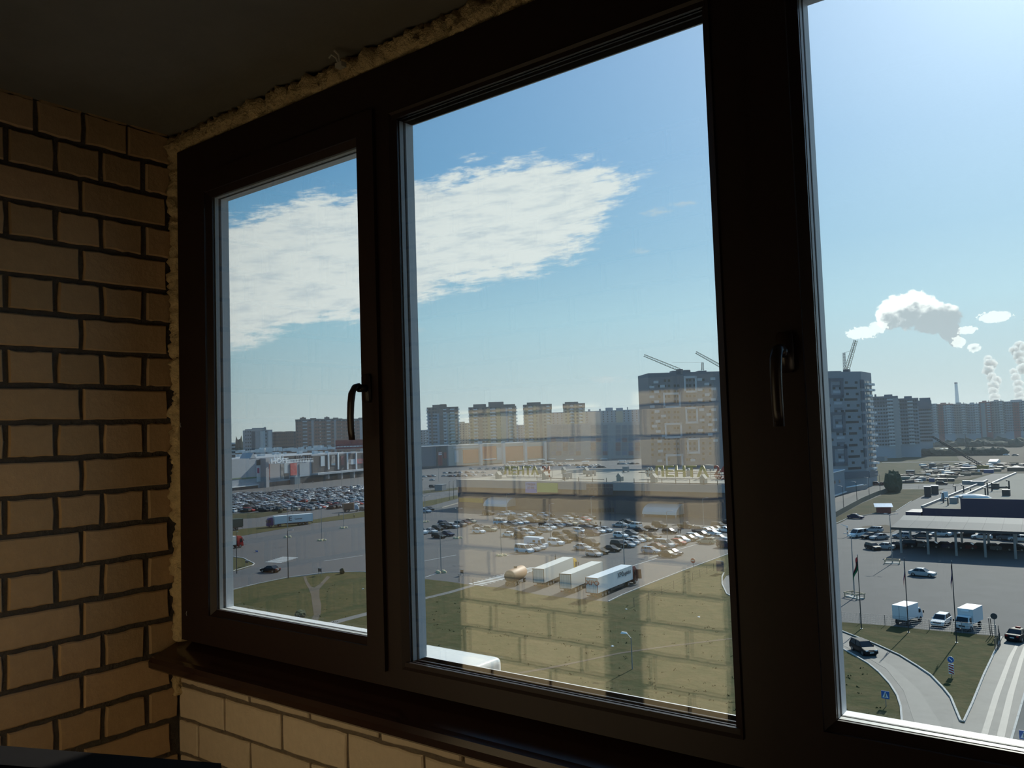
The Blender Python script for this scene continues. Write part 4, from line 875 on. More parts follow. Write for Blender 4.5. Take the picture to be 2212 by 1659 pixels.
for (x0, x1, yt) in ((1064, 1114, 1074), (1405, 1478, 1088)):   # barrel canopies over the entrances
    a, b = FP(SA, SB, x0, yt+8), FP(SA, SB, x1, yt+8); n_ = outward(SA, SB); L0 = -store.location; zt_ = FP(SA, SB, (x0+x1)/2, yt).z; rings = []
    for p in (a, b):
        rings.append([Vector((p.x, p.y, zt_-3.4))+n_*0]+[Vector((p.x, p.y, 0))+n_*(6*math.sin(t*math.pi/12))+Vector((0, 0, zt_-3.4+3.4*math.cos(t*math.pi/12))) for t in range(7)])
    MB(Matrix.Translation(L0)).loft(rings).build('barrel_canopy', mat('canopy_metal', (.45, .47, .48), .4, .3), store)
    for x in (x0+2, x1-2):
        p = FP(SA, SB, x, yt+10)+n_*5.6; MB(Matrix.Translation(L0)).cyl((p.x, p.y, -HG), (p.x, p.y, zt_-2.8), .25, .25, 8).build('canopy_column', sfas, store)
for i in range(10): panel('window', store, SA, SB, (1272+i*5.6, 1276+i*5.6, 1098-.2*i+1, 1106+.2), darkwin, 0, .15)
for k in range(3):                                             # ribbon glazing of the dark middle bay
    for i in range(7): panel('pane', store, SA, SB, (1271+i*8.3, 1278+i*8.3, 1045+k*8, 1052.4+k*8), mat('store_glazing', (.03, .045, .075), .15), 1.2, 1.4)
def rz_of(x, y): return Z(x, y, zs)
vw = mat('vent_housing', (.34, .32, .28), .8)
for i, (x, y) in enumerate(((1077, 1034), (1168, 1024), (1178, 1035.5), (1218, 1023), (1266, 1024), (1339.5, 1039), (1420, 1026), (1413, 1041.5), (1490, 1028), (1520, 1044))):
    p = rz_of(x, y); b = MB(); w = 1.0 if i != 3 else .8
    b.box(-w, -w, 0, w, w, 1.7); b.add([(-w-.2, -w-.2, 1.7), (w+.2, -w-.2, 1.7), (w+.2, w+.2, 1.7), (-w-.2, w+.2, 1.7), (0, -w-.2, 3.2), (0, w+.2, 3.2)], [(0, 1, 4), (1, 2, 5, 4), (2, 3, 5), (3, 0, 4, 5), (0, 3, 2, 1)])
    o = b.build('roof_vent_house', vw, store, loc=p-store.location)
for (x, y, w) in ((1222, 1036, 2.0), (1230, 1034, 1.8), (1273, 1029, 2.4), (1281, 1028, 2.2), (1352, 1020, 2.6), (1530, 1016, 2.5), (1538, 1017, 1.5)):
    p = rz_of(x, y); MB().box(-w/2, -.8, .8, w/2, .8, 2.6).box(-w/2, -.8, 0, -w/2+.12, .8, .8).box(w/2-.12, -.8, 0, w/2, .8, .8).build('roof_air_unit', steelg, store, loc=p-store.location)
mb = MB(Matrix.Translation(-store.location))
for x in range(1160, 1580, 30): p = rz_of(x, 1037+(x-1160)*.028); mb.cyl(p, p+Vector((0, 0, 1.6)), .13, .13, 5)
mb.tube([rz_of(x, 1037+(x-1160)*.028)+Vector((0, 0, .9)) for x in (1180, 1240, 1305)], .12, 5); mb.tube([rz_of(1510, 1034), rz_of(1600, 1023)], .35, 5)
mb.tube([rz_of(1380, 1021), rz_of(1580, 1026)], .3, 5); mb.tube([rz_of(1330, 1014), rz_of(1560, 1022)], .3, 5); stuff(mb.build('roof_pipes', darksteel, store))
for i, (x, y, sz, yl) in enumerate(((1125, 1031, 4.2, .9), (1470, 1035, 4.9, 1.0))):
    p = rz_of(x, y); nm = ('left', 'right')[i]
    t = thing('rooftop_sign', f'yellow letter sign with red 24 on the {nm} half of the hypermarket roof', 'sign', p)
    text('ЛЕНТА', sz*1.15, t, (0, 0, 2.7), (math.pi/2, 0, -.05), mat('letter_yellow', (.42, .32, .085), .6), ext=.25, sx=1.25)
    text('24', sz*1.05, t, (sz*3.35, 0, 3.2), (math.pi/2, 0, -.05), mat('letter_red', (.30, .035, .03), .6), ext=.25); text('часа', sz*.42, t, (sz*3.35, 0, .8), (math.pi/2, 0, -.05), MATS['letter_red'], ext=.2)
    fb = MB(); fb.box(-sz*2, .4, 0, sz*4, .55, .3)
    fb.build('sign_rail', steelg, t)
    for k in range(9): MB().cyl((-sz*2+k*sz*.75, .5, 0), (-sz*2+k*sz*.75, .5, 4.2), .09, .09, 4).build('sign_post', steelg, t)
    fl = MB(); c = Vector((-sz*2.7, 0, 2.6))
    for k in range(6): a = k*math.pi/3; fl.cyl(c+Vector((math.cos(a)*1.2, -.2, math.sin(a)*1.2)), c+Vector((math.cos(a)*1.2, .2, math.sin(a)*1.2)), .85, .85, 10)
    fl.cyl(c+Vector((0, -.3, 0)), c+Vector((0, .3, 0)), .7, .7, 10); fl.build('flower_emblem', mat('emblem_grey', (.45, .43, .38), .6), t)

# ------------------------------------------------------------------ right window: tower, yard, blue store, canopy
RA_, RB_, RC_ = DP(1757, 424), DP(1865, 441), DP(1887, 462)
rt = thing('apartment_tower', 'grey tower block with dark square outlines and a balcony side, right window', 'building', RB_)
zr_ = HT(RB_, 1863, 802); tg = wm('tower_grey', (.27, .285, .31), var=.05, scale=.08); L0 = -rt.location
MB(L0 and Matrix.Translation(L0)).prism([(p.x, p.y) for p in (RA_, RB_, RC_, RC_+(RA_-RB_))], -HG, zr_, 0, 1).build('walls', [tg, roofgrey], rt)
q = lambda x, y: (1760+x/5.925, 780+y/5.925)
def rp(nm, x0, y0, x1, y1, m, t=.15, fc=0, t0=0.0):
    a, b = q(x0, y0); c, d = q(x1, y1); panel(nm, rt, *((RA_, RB_) if fc == 0 else (RB_, RC_)), (a, c, b, d), m, t0, t)
sq = wm('tower_outline', (.14, .145, .17)); win_ = darkwin
for (x0, y0, x1, y1) in ((165, 220, 365, 470), (190, 655, 390, 905), (215, 1085, 415, 1340)):
    for r_ in ((x0, y0, x1, y0+40), (x0, y1-40, x1, y1), (x0, y0, x0+38, y1), (x1-38, y0, x1, y1)): rp('dark_outline', *r_, sq, .3)
for (x, y, w) in ((375, 345, 165), (380, 490, 165), (390, 635, 165), (397, 780, 165), (440, 925, 100), (438, 1075, 108), (432, 1220, 145), (427, 1370, 168), (80, 358, 92), (88, 500, 90), (95, 640, 90), (100, 788, 92), (108, 930, 90), (114, 1075, 94), (120, 1220, 94)): rp('ribbon_window', x, y-14, x+w, y+16, win_, .1)
for k in range(15):
    y = 275+73.2*k; d = k*2.6*2
    for x in (142, 222, 305, 388, 512):
        if k % 2 == 0 and x in (222, 305): continue
        if k in (1, 3, 5, 7, 9, 11, 13) and x in (142, 388, 512): continue
        rp('window', x+d*1.2, y-15, x+d*1.2+34, y+15, win_, .1)
    if k < 14: rp('loggia_strip', 228+d*1.1, y+30, 330+d*1.1, y+60, wm('tower_light', (.42, .45, .50)) if k % 2 else sq, .1)
for k in range(8): rp('dark_corner_bay', 580+k*8, 238+146*k, 622+k*6, 350+146*k, sq, .5)
rp('dark_base', 375, 1412, 690, 1500, sq, .4); rp('dark_base', 690, 1412, 800, 1480, sq, .4, 1)
for k in range(16):
    y = 240+71.5*k; d = k*4.3
    for (a, b) in ((634, 645), (660, 694), (712, 722)): rp('window', a+d, y+14, b+d, y+44, win_, .12, 1)
    rp('balcony', 652+d, y+48, 700+d, y+72, whitem, 1.4, 1, 0)
    if k in (0, 1, 5, 7, 9, 11, 14): rp('balcony', 716+d, y+48, 738+d, y+76, whitem, 1.2, 1, 0)
for (a, b, yt) in ((1779, 1790, 800), (1800, 1826, 800.5)):
    p, q2 = FP(RA_, RB_, a, 803), FP(RA_, RB_, b, 803); n = -outward(RA_, RB_); zz = HT(p, a, yt); vs = [Vector((v.x, v.y, zr_)) for v in (p+n*3, q2+n*3, q2+n*8, p+n*8)]
    MB(Matrix.Translation(L0)).hull8(vs, [Vector((v.x, v.y, zz)) for v in vs]).build('roof_house', tg, rt)
crane('crane with steep jib and leaning mast on the right grey tower', 446, (1829, 800), (1848.5, 735), ((1825, 800), (1823, 762)), (1842, 757), w=1.7)
# far blocks at the right
fw = dict(zmin=-22, depth=20, wsize=(1.6, 1.5))
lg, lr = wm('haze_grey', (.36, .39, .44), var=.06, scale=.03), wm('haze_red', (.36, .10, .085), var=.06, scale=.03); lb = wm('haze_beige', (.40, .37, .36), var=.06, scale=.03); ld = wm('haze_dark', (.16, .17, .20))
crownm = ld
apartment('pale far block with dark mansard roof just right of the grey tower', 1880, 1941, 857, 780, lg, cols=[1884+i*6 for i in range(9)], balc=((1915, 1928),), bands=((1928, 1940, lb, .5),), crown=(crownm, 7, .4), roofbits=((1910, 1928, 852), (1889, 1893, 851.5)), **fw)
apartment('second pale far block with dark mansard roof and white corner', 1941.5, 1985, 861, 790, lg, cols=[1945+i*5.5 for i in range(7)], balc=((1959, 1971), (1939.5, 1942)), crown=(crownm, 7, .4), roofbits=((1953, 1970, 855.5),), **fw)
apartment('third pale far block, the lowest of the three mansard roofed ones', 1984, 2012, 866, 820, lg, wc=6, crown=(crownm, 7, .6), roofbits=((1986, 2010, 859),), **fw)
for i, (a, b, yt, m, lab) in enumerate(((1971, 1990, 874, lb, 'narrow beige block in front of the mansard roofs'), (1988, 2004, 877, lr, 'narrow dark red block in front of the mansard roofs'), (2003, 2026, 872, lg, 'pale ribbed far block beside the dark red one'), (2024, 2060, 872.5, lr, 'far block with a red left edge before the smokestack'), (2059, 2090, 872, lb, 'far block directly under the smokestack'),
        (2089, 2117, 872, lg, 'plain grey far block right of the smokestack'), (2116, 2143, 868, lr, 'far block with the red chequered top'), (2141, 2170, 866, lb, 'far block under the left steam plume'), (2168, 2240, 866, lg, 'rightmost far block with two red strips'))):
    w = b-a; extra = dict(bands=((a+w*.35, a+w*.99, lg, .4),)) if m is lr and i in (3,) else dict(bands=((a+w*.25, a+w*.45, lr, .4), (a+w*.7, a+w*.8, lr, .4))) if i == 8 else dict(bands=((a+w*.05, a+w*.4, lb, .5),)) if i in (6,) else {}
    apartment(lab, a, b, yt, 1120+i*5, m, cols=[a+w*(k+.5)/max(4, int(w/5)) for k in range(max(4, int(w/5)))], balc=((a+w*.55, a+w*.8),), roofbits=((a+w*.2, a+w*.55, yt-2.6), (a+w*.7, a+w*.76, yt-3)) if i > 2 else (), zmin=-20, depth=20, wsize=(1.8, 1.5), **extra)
sp = DP(2070.5, 2600); zz = HT(sp, 2068.5, 826.5); stk = thing('smokestack', 'thin tall pale smokestack on the right horizon', 'chimney', sp)
MB().cyl((0, 0, 0), (-1, 0, zz-sp.z), 7.0, 3.6, 16).build('shaft', wm('stack', (.88, .88, .88)), stk); MB().cyl((-1, 0, zz-sp.z-3), (-1, 0, zz-sp.z+1), 4.2, 4.2, 16).build('rim', ld, stk)
# steam
def steam_mat():
    m = bpy.data.materials.new('steam'); m.use_nodes = True; g = NG(m.node_tree); g.n.clear()
    v = g.new('ShaderNodeVolumeScatter'); v.inputs['Color'].default_value = (1, 1, 1, 1); v.inputs['Density'].default_value = .075; v.inputs['Anisotropy'].default_value = .45
    out = g.new('ShaderNodeOutputMaterial'); g.l.new(v.outputs[0], out.inputs['Volume']); return m
STEAM = steam_mat()
def plume(label, blobs, D_):
    mb = MB()
    for (x, y, r) in blobs:
        c = at(x, y, D_); R_ = r*D_/FPX; bm = bmesh.new(); bmesh.ops.create_icosphere(bm, subdivisions=4, radius=1)
        vs = [c+v.co*R_*(1+.35*noise.noise(v.co*1.6+Vector((x, y, 0)))+.18*noise.noise(v.co*4+Vector((y, x, 0)))) for v in bm.verts]; mb.add(vs, [tuple(v.index for v in f.verts) for f in bm.faces]); bm.free()
    o = mb.build('steam_plume', STEAM, None, True); tag(o, label, 'steam'); o['kind'] = 'stuff'
plume('left steam plume rising over the far blocks', [(2150,870,9), (2148,858,9), (2146,846,9), (2147,834,10), (2152,822,9), (2143,815,9), (2135,800,10), (2139,787,11), (2134,775,7)], 2500)
plume('right steam plume at the frame edge over the far blocks', [(2206,868,11), (2203,855,9), (2199,842,8), (2200,828,8), (2194,815,8), (2190,803,7), (2210,797,10), (2206,780,9), (2201,768,10), (2192,757,9), (2203,748,10), (2214,752,9)], 2600)
# simple boxes placed on a pixel footprint
def pbox(name, label, cat, x0, x1, yb, yt, depth, m, roof=None, group=None, lidm=None):
    P0, P1 = G(x0, yb), G(x1, yb); mid = (P0+P1)/2; h = HT(mid, (x0+x1)/2, yt)-mid.z; u = (P1-P0); w = u.length; rz = math.atan2(u.y, u.x)
    r = thing(name, label, cat, mid, rz, group)
    MB().box(-w/2, 0, 0, w/2, depth, h).build('walls' if roof else 'box', m, r)
    if roof == 'lid': MB().box(-w/2-.15, -.15, h, w/2+.15, depth+.15, h+.15).build('roof', lidm or roofwhite, r)
    if roof == 'gable': MB().add([(-w/2-.3, -.3, h), (w/2+.3, -.3, h), (w/2+.3, depth+.3, h), (-w/2-.3, depth+.3, h), (-w/2-.3, depth/2, h+1.3), (w/2+.3, depth/2, h+1.3)], [(0, 1, 5, 4), (1, 2, 5), (2, 3, 4, 5), (3, 0, 4), (0, 3, 2, 1)]).build('roof', lidm or roofwhite, r)
    if roof == 'ribs':
        for i in range(6): MB().box(-w/2+w*(i+.5)/6-.05, -.08, .1, -w/2+w*(i+.5)/6+.05, 0, h-.1).build('rib', m, r)
        MB().box(-w/2, -.1, h-.15, w/2, depth, h+.02).build('roof', lidm or m, r)
    return r
cont = lambda n, c: mat('container_'+n, c, .55, var=.15, scale=.6)
ct, cb_, cg_, crr = cont('teal', (.10, .17, .16)), cont('blue', (.03, .07, .22)), cont('grey', (.22, .23, .25)), cont('rust', (.16, .08, .05)); cdark = cont('dark', (.05, .05, .055)); cw = cont('white', (.6, .61, .62))
pbox('shipping_container', 'teal container in the yard beyond the bush', 'container', 1942, 1966, 1040, 1030, 2.5, ct, 'ribs')
pbox('shipping_container', 'grey container beside the teal one', 'container', 1984, 2000, 1039, 1031, 2.5, cg_, 'ribs')
pbox('shipping_container', 'blue container in the yard before the rooftop', 'container', 2007, 2019, 1041, 1033, 2.5, cb_, 'ribs')
pbox('shipping_container', 'dark long container behind the blue one', 'container', 2027, 2046, 1041, 1034, 2.5, cdark, 'ribs'); pbox('shipping_container', 'second dark container, right of the long one', 'container', 2047, 2062, 1040, 1034, 2.5, cdark, 'ribs')
pbox('site_cabin', 'grey cabin with pale flat roof beside the grey tower foot', 'cabin', 1893, 1911, 996, 986.5, 6, cg_, 'lid')
pbox('site_cabin', 'dark cabin left of the yard with pale roof', 'cabin', 1957, 1974, 1026, 1017, 5, cdark, 'lid'); pbox('site_cabin', 'small dark upright cabin in the dry field', 'cabin', 2007, 2019, 1012, 1001.5, 4, cdark, 'lid')
pbox('site_shed', 'small white roofed shed far across the field', 'shed', 1927, 1943, 972, 965.5, 6, cdark, 'lid', lidm=white); pbox('site_shed', 'long shed with white roof behind the black boom', 'shed', 2030, 2049, 974, 969, 7, cg_, 'lid', lidm=white)
pbox('site_shed', 'white roofed shed under the dark pole', 'shed', 2083, 2100, 974, 969, 7, crr, 'lid', lidm=white); pbox('site_shed', 'pale hangar with white arched roof in the yard', 'shed', 2136, 2153, 1004, 997, 12, cw, 'gable', lidm=white)
pbox('site_shed', 'blue white long roof on posts in the yard middle', 'shed', 2078, 2108, 1009, 1006, 7, cb_, 'lid', lidm=roofwhite); pbox('site_shed', 'dark workshop at the foot of the black boom', 'shed', 2076, 2105, 1019, 1011, 8, cdark, 'lid', lidm=cdark)
pbox('shipping_container', 'big dark blue container at the yard end next to the roof', 'container', 2125, 2146, 1022, 1014, 4, cb_, 'ribs'); pbox('site_shed', 'brown low shed row at the right frame edge', 'shed', 2176, 2225, 1018, 1010, 6, crr, 'lid', lidm=cdark)
pbox('site_cabin', 'tall narrow rusty cabin amid the timber stacks', 'cabin', 2000, 2013, 1028, 1019, 4, crr, 'lid', lidm=cdark); pbox('site_shed', 'long low timber shed behind containers', 'shed', 2010, 2050, 1031.5, 1029, 4, crr, 'lid', lidm=white)
tim = mat('timber_stack', (.26, .19, .12), .9, var=.3, scale=2)
for i, (x, y) in enumerate(sorted(((2062, 1024), (2068, 1020), (2075, 1026), (2086, 1028), (2095, 1024), (2110, 1026), (2060, 1011), (2056, 1033), (2152, 1019), (2190, 1004)))):
    p = G(x, y); r = thing('timber_stack', f'flat stack of pale boards in the far yard, {ORD[i]} counted from the left', 'timber', p, random.uniform(-.3, .3), 'board stacks in the yard')
    for k in range(4): MB().box(-2.6+random.uniform(0, .3), -1, k*.42, 2.6, 1, k*.42+.34).build('board_layer', tim, r)
for i, (x0, x1, yb, yt, lab) in enumerate(((1998, 2012, 1074, 1052, 'big dark crate left of the crate pair beside the roof edge'), (2013, 2028, 1068, 1050, 'big dark crate right of the crate pair beside the roof edge'))):
    r = pbox('crate', lab, 'crate', x0, x1, yb, yt, 4, mat('crate_brown', (.07, .05, .045), .85, var=.3, scale=1.0), 'lid', lidm=mat('crate_film', (.5, .5, .5), .4))
junk = MB(); rj = random.Random(11)
for i in range(420):
    x, y = rj.uniform(1945, 2225), rj.uniform(1003, 1044)
    if y > 1044-(x-1990)*.16 and x > 1990 or (x < 1990 and y < 1026): continue
    p = G(x, y); w, l, h = rj.uniform(.4, 2.2), rj.uniform(.4, 3.0), rj.uniform(.3, 1.7); t = rj.uniform(0, 3.1); c, s_ = math.cos(t), math.sin(t)
    vs = [p+Vector((c*a*w-s_*b*l, s_*a*w+c*b*l, 0)) for a, b in ((-1, -1), (1, -1), (1, 1), (-1, 1))]; junk.hull8(vs, [v+Vector((0, 0, h)) for v in vs], rj.choice((0, 0, 1, 1, 2, 3)))
o = junk.build('building_material', [cdark, crr, tim, cw]); tag(o, 'clutter of small building materials strewn over the far yard', 'rubble'); o['kind'] = 'stuff'
bc = G(2124, 1017); yc = thing('crawler_crane', 'crane with a long slanting black boom in the yard', 'crane', bc)
MB().box(-3, -2, .9, 3, 2, 3.4).build('house', mat('crane_yellow', (.4, .25, .06), .6), yc); MB().box(-3.4, -2.4, 0, 3.4, -1.4, .9).box(-3.4, 1.4, 0, 3.4, 2.4, .9).build('track', trimb, yc)
Db = math.hypot(bc.x, bc.y); lattice('boom', Vector((0, 0, 2.5)), at(2014, 943, Db-6)-bc, 1.3, 22, .22, trimb, yc)
MB().cyl((0, 0, 3), at(2020, 944, Db-6)-bc+Vector((0, 0, 4)), .08, .08, 4).build('stay_rope', trimb, yc)
p = G(2087, 970); o = thing('utility_pole', 'thin dark pole standing among the far sheds', 'pole', p); MB().cyl((0, 0, 0), (0, 0, HT(p, 2086, 935)-p.z), .5, .3, 6).build('shaft', trimb, o); MB().box(-2, -.15, 22, 2, .15, 22.5).build('crossbar', trimb, o)
bushes('hedge', [(G(1886+i*5.2, 986-i*.05)+Vector((0, 0, 0)), 5.0, random.uniform(2.6, 4.0)) for i in range(55)], leafd, 'long dark hedge line crossing the field below the far blocks', 'hedge', 'stuff', 2)
bushes('scrub', [(G(1885+i*6.5, 961+random.uniform(-3, 5)), random.uniform(5, 9), random.uniform(3, 6)) for i in range(50)], leafd, 'dark scrub along the feet of the far blocks', 'scrub', 'stuff', 2)
bushes('bush', [(G(1930, 1063), 3.6, 5.0), (G(1926, 1062), 2.6, 4.2), (G(1934, 1062), 2.6, 4.0), (G(1930, 1060.5), 3.0, 5.0)], leafm, 'round dark green bush at the bend of the fence', 'bush', None, 3, .3)
# grey low building with yard wall
LA, LB = G(1768, 1086.5), G(1826.5, 1065); low = thing('low_building', 'low blue grey building with pale roof rim left of the grey tower foot', 'building', LB)
zl_ = HT(LB, 1822.5, 1013); lgm = wm('low_grey', (.19, .235, .28), var=.05, scale=.1); slabhouse(low, LA, LB, 25, zl_, lgm, roofm=roofwhite)
panel('roof_rim', low, LA, LB, (1770, 1823.5, 1020.5, 1022), white, 0, .5)
for x in (1793, 1802, 1812): panel('window', low, LA, LB, (x, x+2.5, 1040-(x-1793)*.2, 1047-(x-1793)*.2), darkwin, 0, .12)
panel('white_base', low, LA, LB, (1775, 1826, 1070, 1072), whitem, 0, .8)
WA, WB = G(1827, 1064.5), G(1874, 1056.5); yw = thing('yard_wall', 'grey yard wall topped with white rolls beside the low building', 'wall', WB); slabhouse(yw, WA, WB, .4, HT(WB, 1868, 1047), cg_)
mb = MB(Matrix.Translation(-yw.location))
for i in range(12): p = FP(WA, WB, 1828+i*3.0, 1050); mb.cyl(Vector((p.x, p.y, HT(WB, 1868, 1047)+.3)), Vector((p.x+.8, p.y+.5, HT(WB, 1868, 1047)+.35)), .32, .32, 7)
mb.build('white_roll', white, yw)
# blue store with the flat roof
zlo = -24.4*1.067
a = Z(1992, 1097.5, zlo); c = ray(2074, 1076.5); c = c*(a.y/c.y); zhi = c.z
bl = mat('wall_ultramarine', (.006, .008, .052), .55, var=.06, scale=.1); bs = thing('warehouse_store', 'dark blue walled store with pale flat roofs in the right window', 'building', a); L0 = -bs.location
yb_ = Z(2180, 1023.5, zhi).y
xr = a.x+70
MB(Matrix.Translation(L0)).prism([(a.x, a.y), (xr, a.y+.5), (xr, yb_), (a.x, yb_)], -HG, zlo, 0, 1).build('low_hall', [bl, roofgrey], bs)
MB(Matrix.Translation(L0)).prism([(c.x, a.y-.05), (xr+30, a.y-.05), (xr+30, yb_), (c.x, yb_)], -HG, zhi, 0, 1).build('high_hall', [bl, roofgrey], bs)
pm = mat('parapet_metal', (.22, .23, .25), .6)
MB(Matrix.Translation(L0)).box(a.x-.3, a.y-.2, zlo, a.x+.3, yb_, zlo+.7).build('parapet', pm, bs); MB(Matrix.Translation(L0)).box(c.x-.3, c.y-.2, zhi, c.x+.3, yb_, zhi+.6).build('parapet', pm, bs)
MB(Matrix.Translation(L0)).box(a.x-4.5, a.y-.5, -HG, a.x-.3, a.y+9, zlo-1.2).build('side_annex', bl, bs)
def roof_kit(z):
    k = MB(Matrix.Translation(L0)); R = lambda x, y: Z(x, y, z); return k, R
for (x, y, w, h, z) in ((2061, 1087, 2.2, 1.8, zlo), (2090, 1047, 3.4, 1.6, zlo), (2112, 1048, 4.6, 1.5, zlo)):
    p = Z(x, y, z); MB(Matrix.Translation(L0)).box(p.x-w/2, p.y-1, z, p.x+w/2, p.y+1, z+h).build('roof_air_unit', steelg, bs)
for (x, y, h, z) in ((2038, 1086, 3, zlo), (2048, 1092, 2.2, zlo), (2064, 1062, 2, zlo), (2082, 1064, 2.4, zlo), (2097, 1068, 2, zlo), (2129, 1072, 2.4, zhi), (2134, 1069, 3.6, zhi), (2143, 1061, 2.6, zhi), (2181, 1068, 4, zhi), (2180, 1066, 2, zhi)):
    p = Z(x, y, z); MB(Matrix.Translation(L0)).tube([p, p+Vector((0, 0, h)), p+Vector((-.6, -.5, h+.1))], .22, 6).build('vent_pipe', darksteel, bs)
for (x, y) in ((2151, 1056), (2174, 1071)): p = Z(x, y, zhi); MB(Matrix.Translation(L0)).box(p.x-1, p.y-.8, zhi, p.x+1, p.y+.8, zhi+1.8).build('roof_box', darksteel, bs)
MB(Matrix.Translation(L0)).tube([Z(2136, 1062, zhi)+Vector((0, 0, 1.2)), Z(2182, 1061, zhi)+Vector((0, 0, 1.2))], .25, 6).build('roof_pipe', darksteel, bs)
p = Z(2100, 1074.5, zhi); MB(Matrix.Translation(Vector((p.x, p.y, zhi))+L0)).loft([[(math.cos(t)*r*2.2, math.sin(t)*r*.9, z) for t in [k*math.pi/8 for k in range(16)]] for r, z in ((2.3, 0), (1.9, .5), (1.0, .9), (.2, 1.0))]).build('skylight_dome', whitem, bs)
for dx in (0, 1.6): p = Z(2040+dx, 1081-dx, zlo); MB(Matrix.Translation(L0)).hull8([p+Vector(v) for v in ((-.9, -.3, .6), (.9, .3, .6), (.9, .5, .6), (-.9, -.1, .6))], [p+Vector(v) for v in ((-.7, .4, 2.6), (.7, 1.0, 2.6), (.7, 1.2, 2.6), (-.7, .6, 2.6))]).build('satellite_dish', whitem, bs)
# parking canopy
z1, z2 = -HG+6.3, -HG+7.2
pf = [Z(1924.5, 1138.5, z1), Z(2250, 1150, z1)]; pm_ = [Z(1943, 1122.8, z2), Z(2250, 1134.5, z2)]; pb = [Z(1952, 1113, z1+.3), Z(2250, 1120.5, z1+.3)]
cp = thing('parking_canopy', 'long grey roofed parking canopy with cars beneath, right window', 'canopy', Vector((pf[0].x, pf[0].y, -HG))); L0 = -cp.location
cm = mat('canopy_sheet', (.036, .054, .074), .7, var=.06, scale=.1, spec=.2); up = Vector((0, 0, .18))
nseg = 8
for (e, f_) in ((pf, pm_), (pm_, pb)):
    for i in range(nseg):
        vs = [e[0].lerp(e[1], i/nseg), e[0].lerp(e[1], (i+.994)/nseg), f_[0].lerp(f_[1], (i+.994)/nseg), f_[0].lerp(f_[1], i/nseg)]
        MB(Matrix.Translation(L0)).hull8([v-up for v in vs], vs).build('roof_sheet', cm, cp)
vs = [pf[0], pf[1], pf[1]-Vector((0, 0, .6)), pf[0]-Vector((0, 0, .6))]
MB(Matrix.Translation(L0)).hull8([v+Vector((0, -.15, 0)) for v in vs[::-1]], vs[::-1]).build('eaves_beam', darksteel, cp)
for i in range(6):
    for (e, k) in ((pf, .5), (pb, -.5)):
        p = e[0].lerp(e[1], (i+.15)/5.2); MB(Matrix.Translation(L0)).cyl((p.x+.8, p.y+k*3, -HG), (p.x+.8, p.y+k*3, p.z-.1), .28, .28, 8).build('column', steelg, cp)

# ------------------------------------------------------------------ lorries
trl = mat('trailer_white', (.66, .69, .71), .45); tred = mat('frame_maroon', (.16, .02, .03), .5); tgreen = mat('tarp_green', (.035, .075, .06), .6); tbeige = mat('trailer_cream', (.62, .60, .55), .5); tbrown = mat('tank_rust', (.33, .19, .11), .6, var=.2, scale=.4)
def along(a, b): A, B = G(*a), G(*b); return A, math.atan2((B-A).y, (B-A).x)
P, rz = along((1279, 1294), (1366, 1258)); t = semi(P, rz, 'white semi trailer with maroon rear frame and open red cab, nearest of the trailers', trl, 'dark red', L=16.2, rearm=tred)
ink = mat('ink_grey', (.06, .07, .09), .6); inkr = mat('ink_maroon', (.28, .03, .05), .6)
text('XPO', 1.25, t, (-.05, -.25, 3.0), (math.pi/2, 0, -math.pi/2), inkr, ext=.01, sx=1.15); text('XPO', 1.35, t, (10.4, -1.29, 3.0), (math.pi/2, 0, 0), ink, ext=.01); text('Logistics', 1.15, t, (13.3, -1.29, 2.95), (math.pi/2, 0, 0), ink, ext=.01)
d_ = MB().hull8([(0, -.04, 0), (1.15, -.04, 0), (1.15, .04, 0), (0, .04, 0)], [(0, -.04, 1.9), (1.05, -.04, 1.9), (1.05, .04, 1.9), (0, .04, 1.9)]).build('open_door', PAINT['dark red'], t, loc=(17.9, -1.25, 1.0)); d_.rotation_euler = (0, 0, -1.1)
P, rz = along((1222, 1284), (1308, 1246)); semi(P, rz, 'cream semi trailer between the yellow cab truck and the white nearest trailer', tbeige, None, L=16.2)
P, rz = along((1164, 1271), (1245, 1235)); semi(P, rz, 'cream semi trailer with bright yellow cab', tbeige, 'yellow', L=16.2)
P, rz = along((1100, 1268), (1143, 1248)); tk_ = thing('tank_trailer', 'rusty brown tank trailer left of the parked trailers', 'trailer', P, rz)
rg = []
for x, r in ((0, .5), (.12, 1.1), (.5, 1.3), (7.0, 1.3), (7.4, 1.1), (7.5, .5)): rg.append([(x, math.cos(k*math.pi/10)*r, 2.1+math.sin(k*math.pi/10)*r) for k in range(20)])
MB().loft(rg).build('tank', tbrown, tk_, True)
for x in (1.0, 2.4, 6.2):
    for sy in (-1, 1): link('wheel', wheel_mesh(.45, .35), tk_, (x, sy*.95, .45))
MB().box(.2, -.45, .6, 7.2, .45, .95).build('chassis', darksteel, tk_); MB().cyl((3.6, 0, 3.35), (3.6, 0, 3.75), .35, .35, 12).build('hatch', darksteel, tk_); MB().tube([(7.2, 0, .8), (8.8, 0, .7)], .09, 5).build('drawbar', darksteel, tk_)
P, rz = G(674, 1131.5), math.radians(-113); t = semi(P, rz, 'white trailer with black swirl mark behind a violet blue cab, left window', trl, 'violet blue', L=14.4)
text('E', 2.3, t, (8.6, 1.29, 2.6), (math.pi/2, 0, math.pi), ink, ext=.01, sx=1.2); text('Lonmar', 1.0, t, (5.4, 1.29, 2.5), (math.pi/2, 0, math.pi), ink, ext=.01, sx=.9)
P, rz = along((524, 1143.5), (468, 1148)); semi(P, rz, 'dark green tarpaulin trailer cut by the left window edge', tgreen, None)
P, rz = along((458, 1192), (500, 1185)); semi(P, rz, 'red cab truck with pale box at the left window edge', tbeige, 'red', L=8, Ht=3.7)
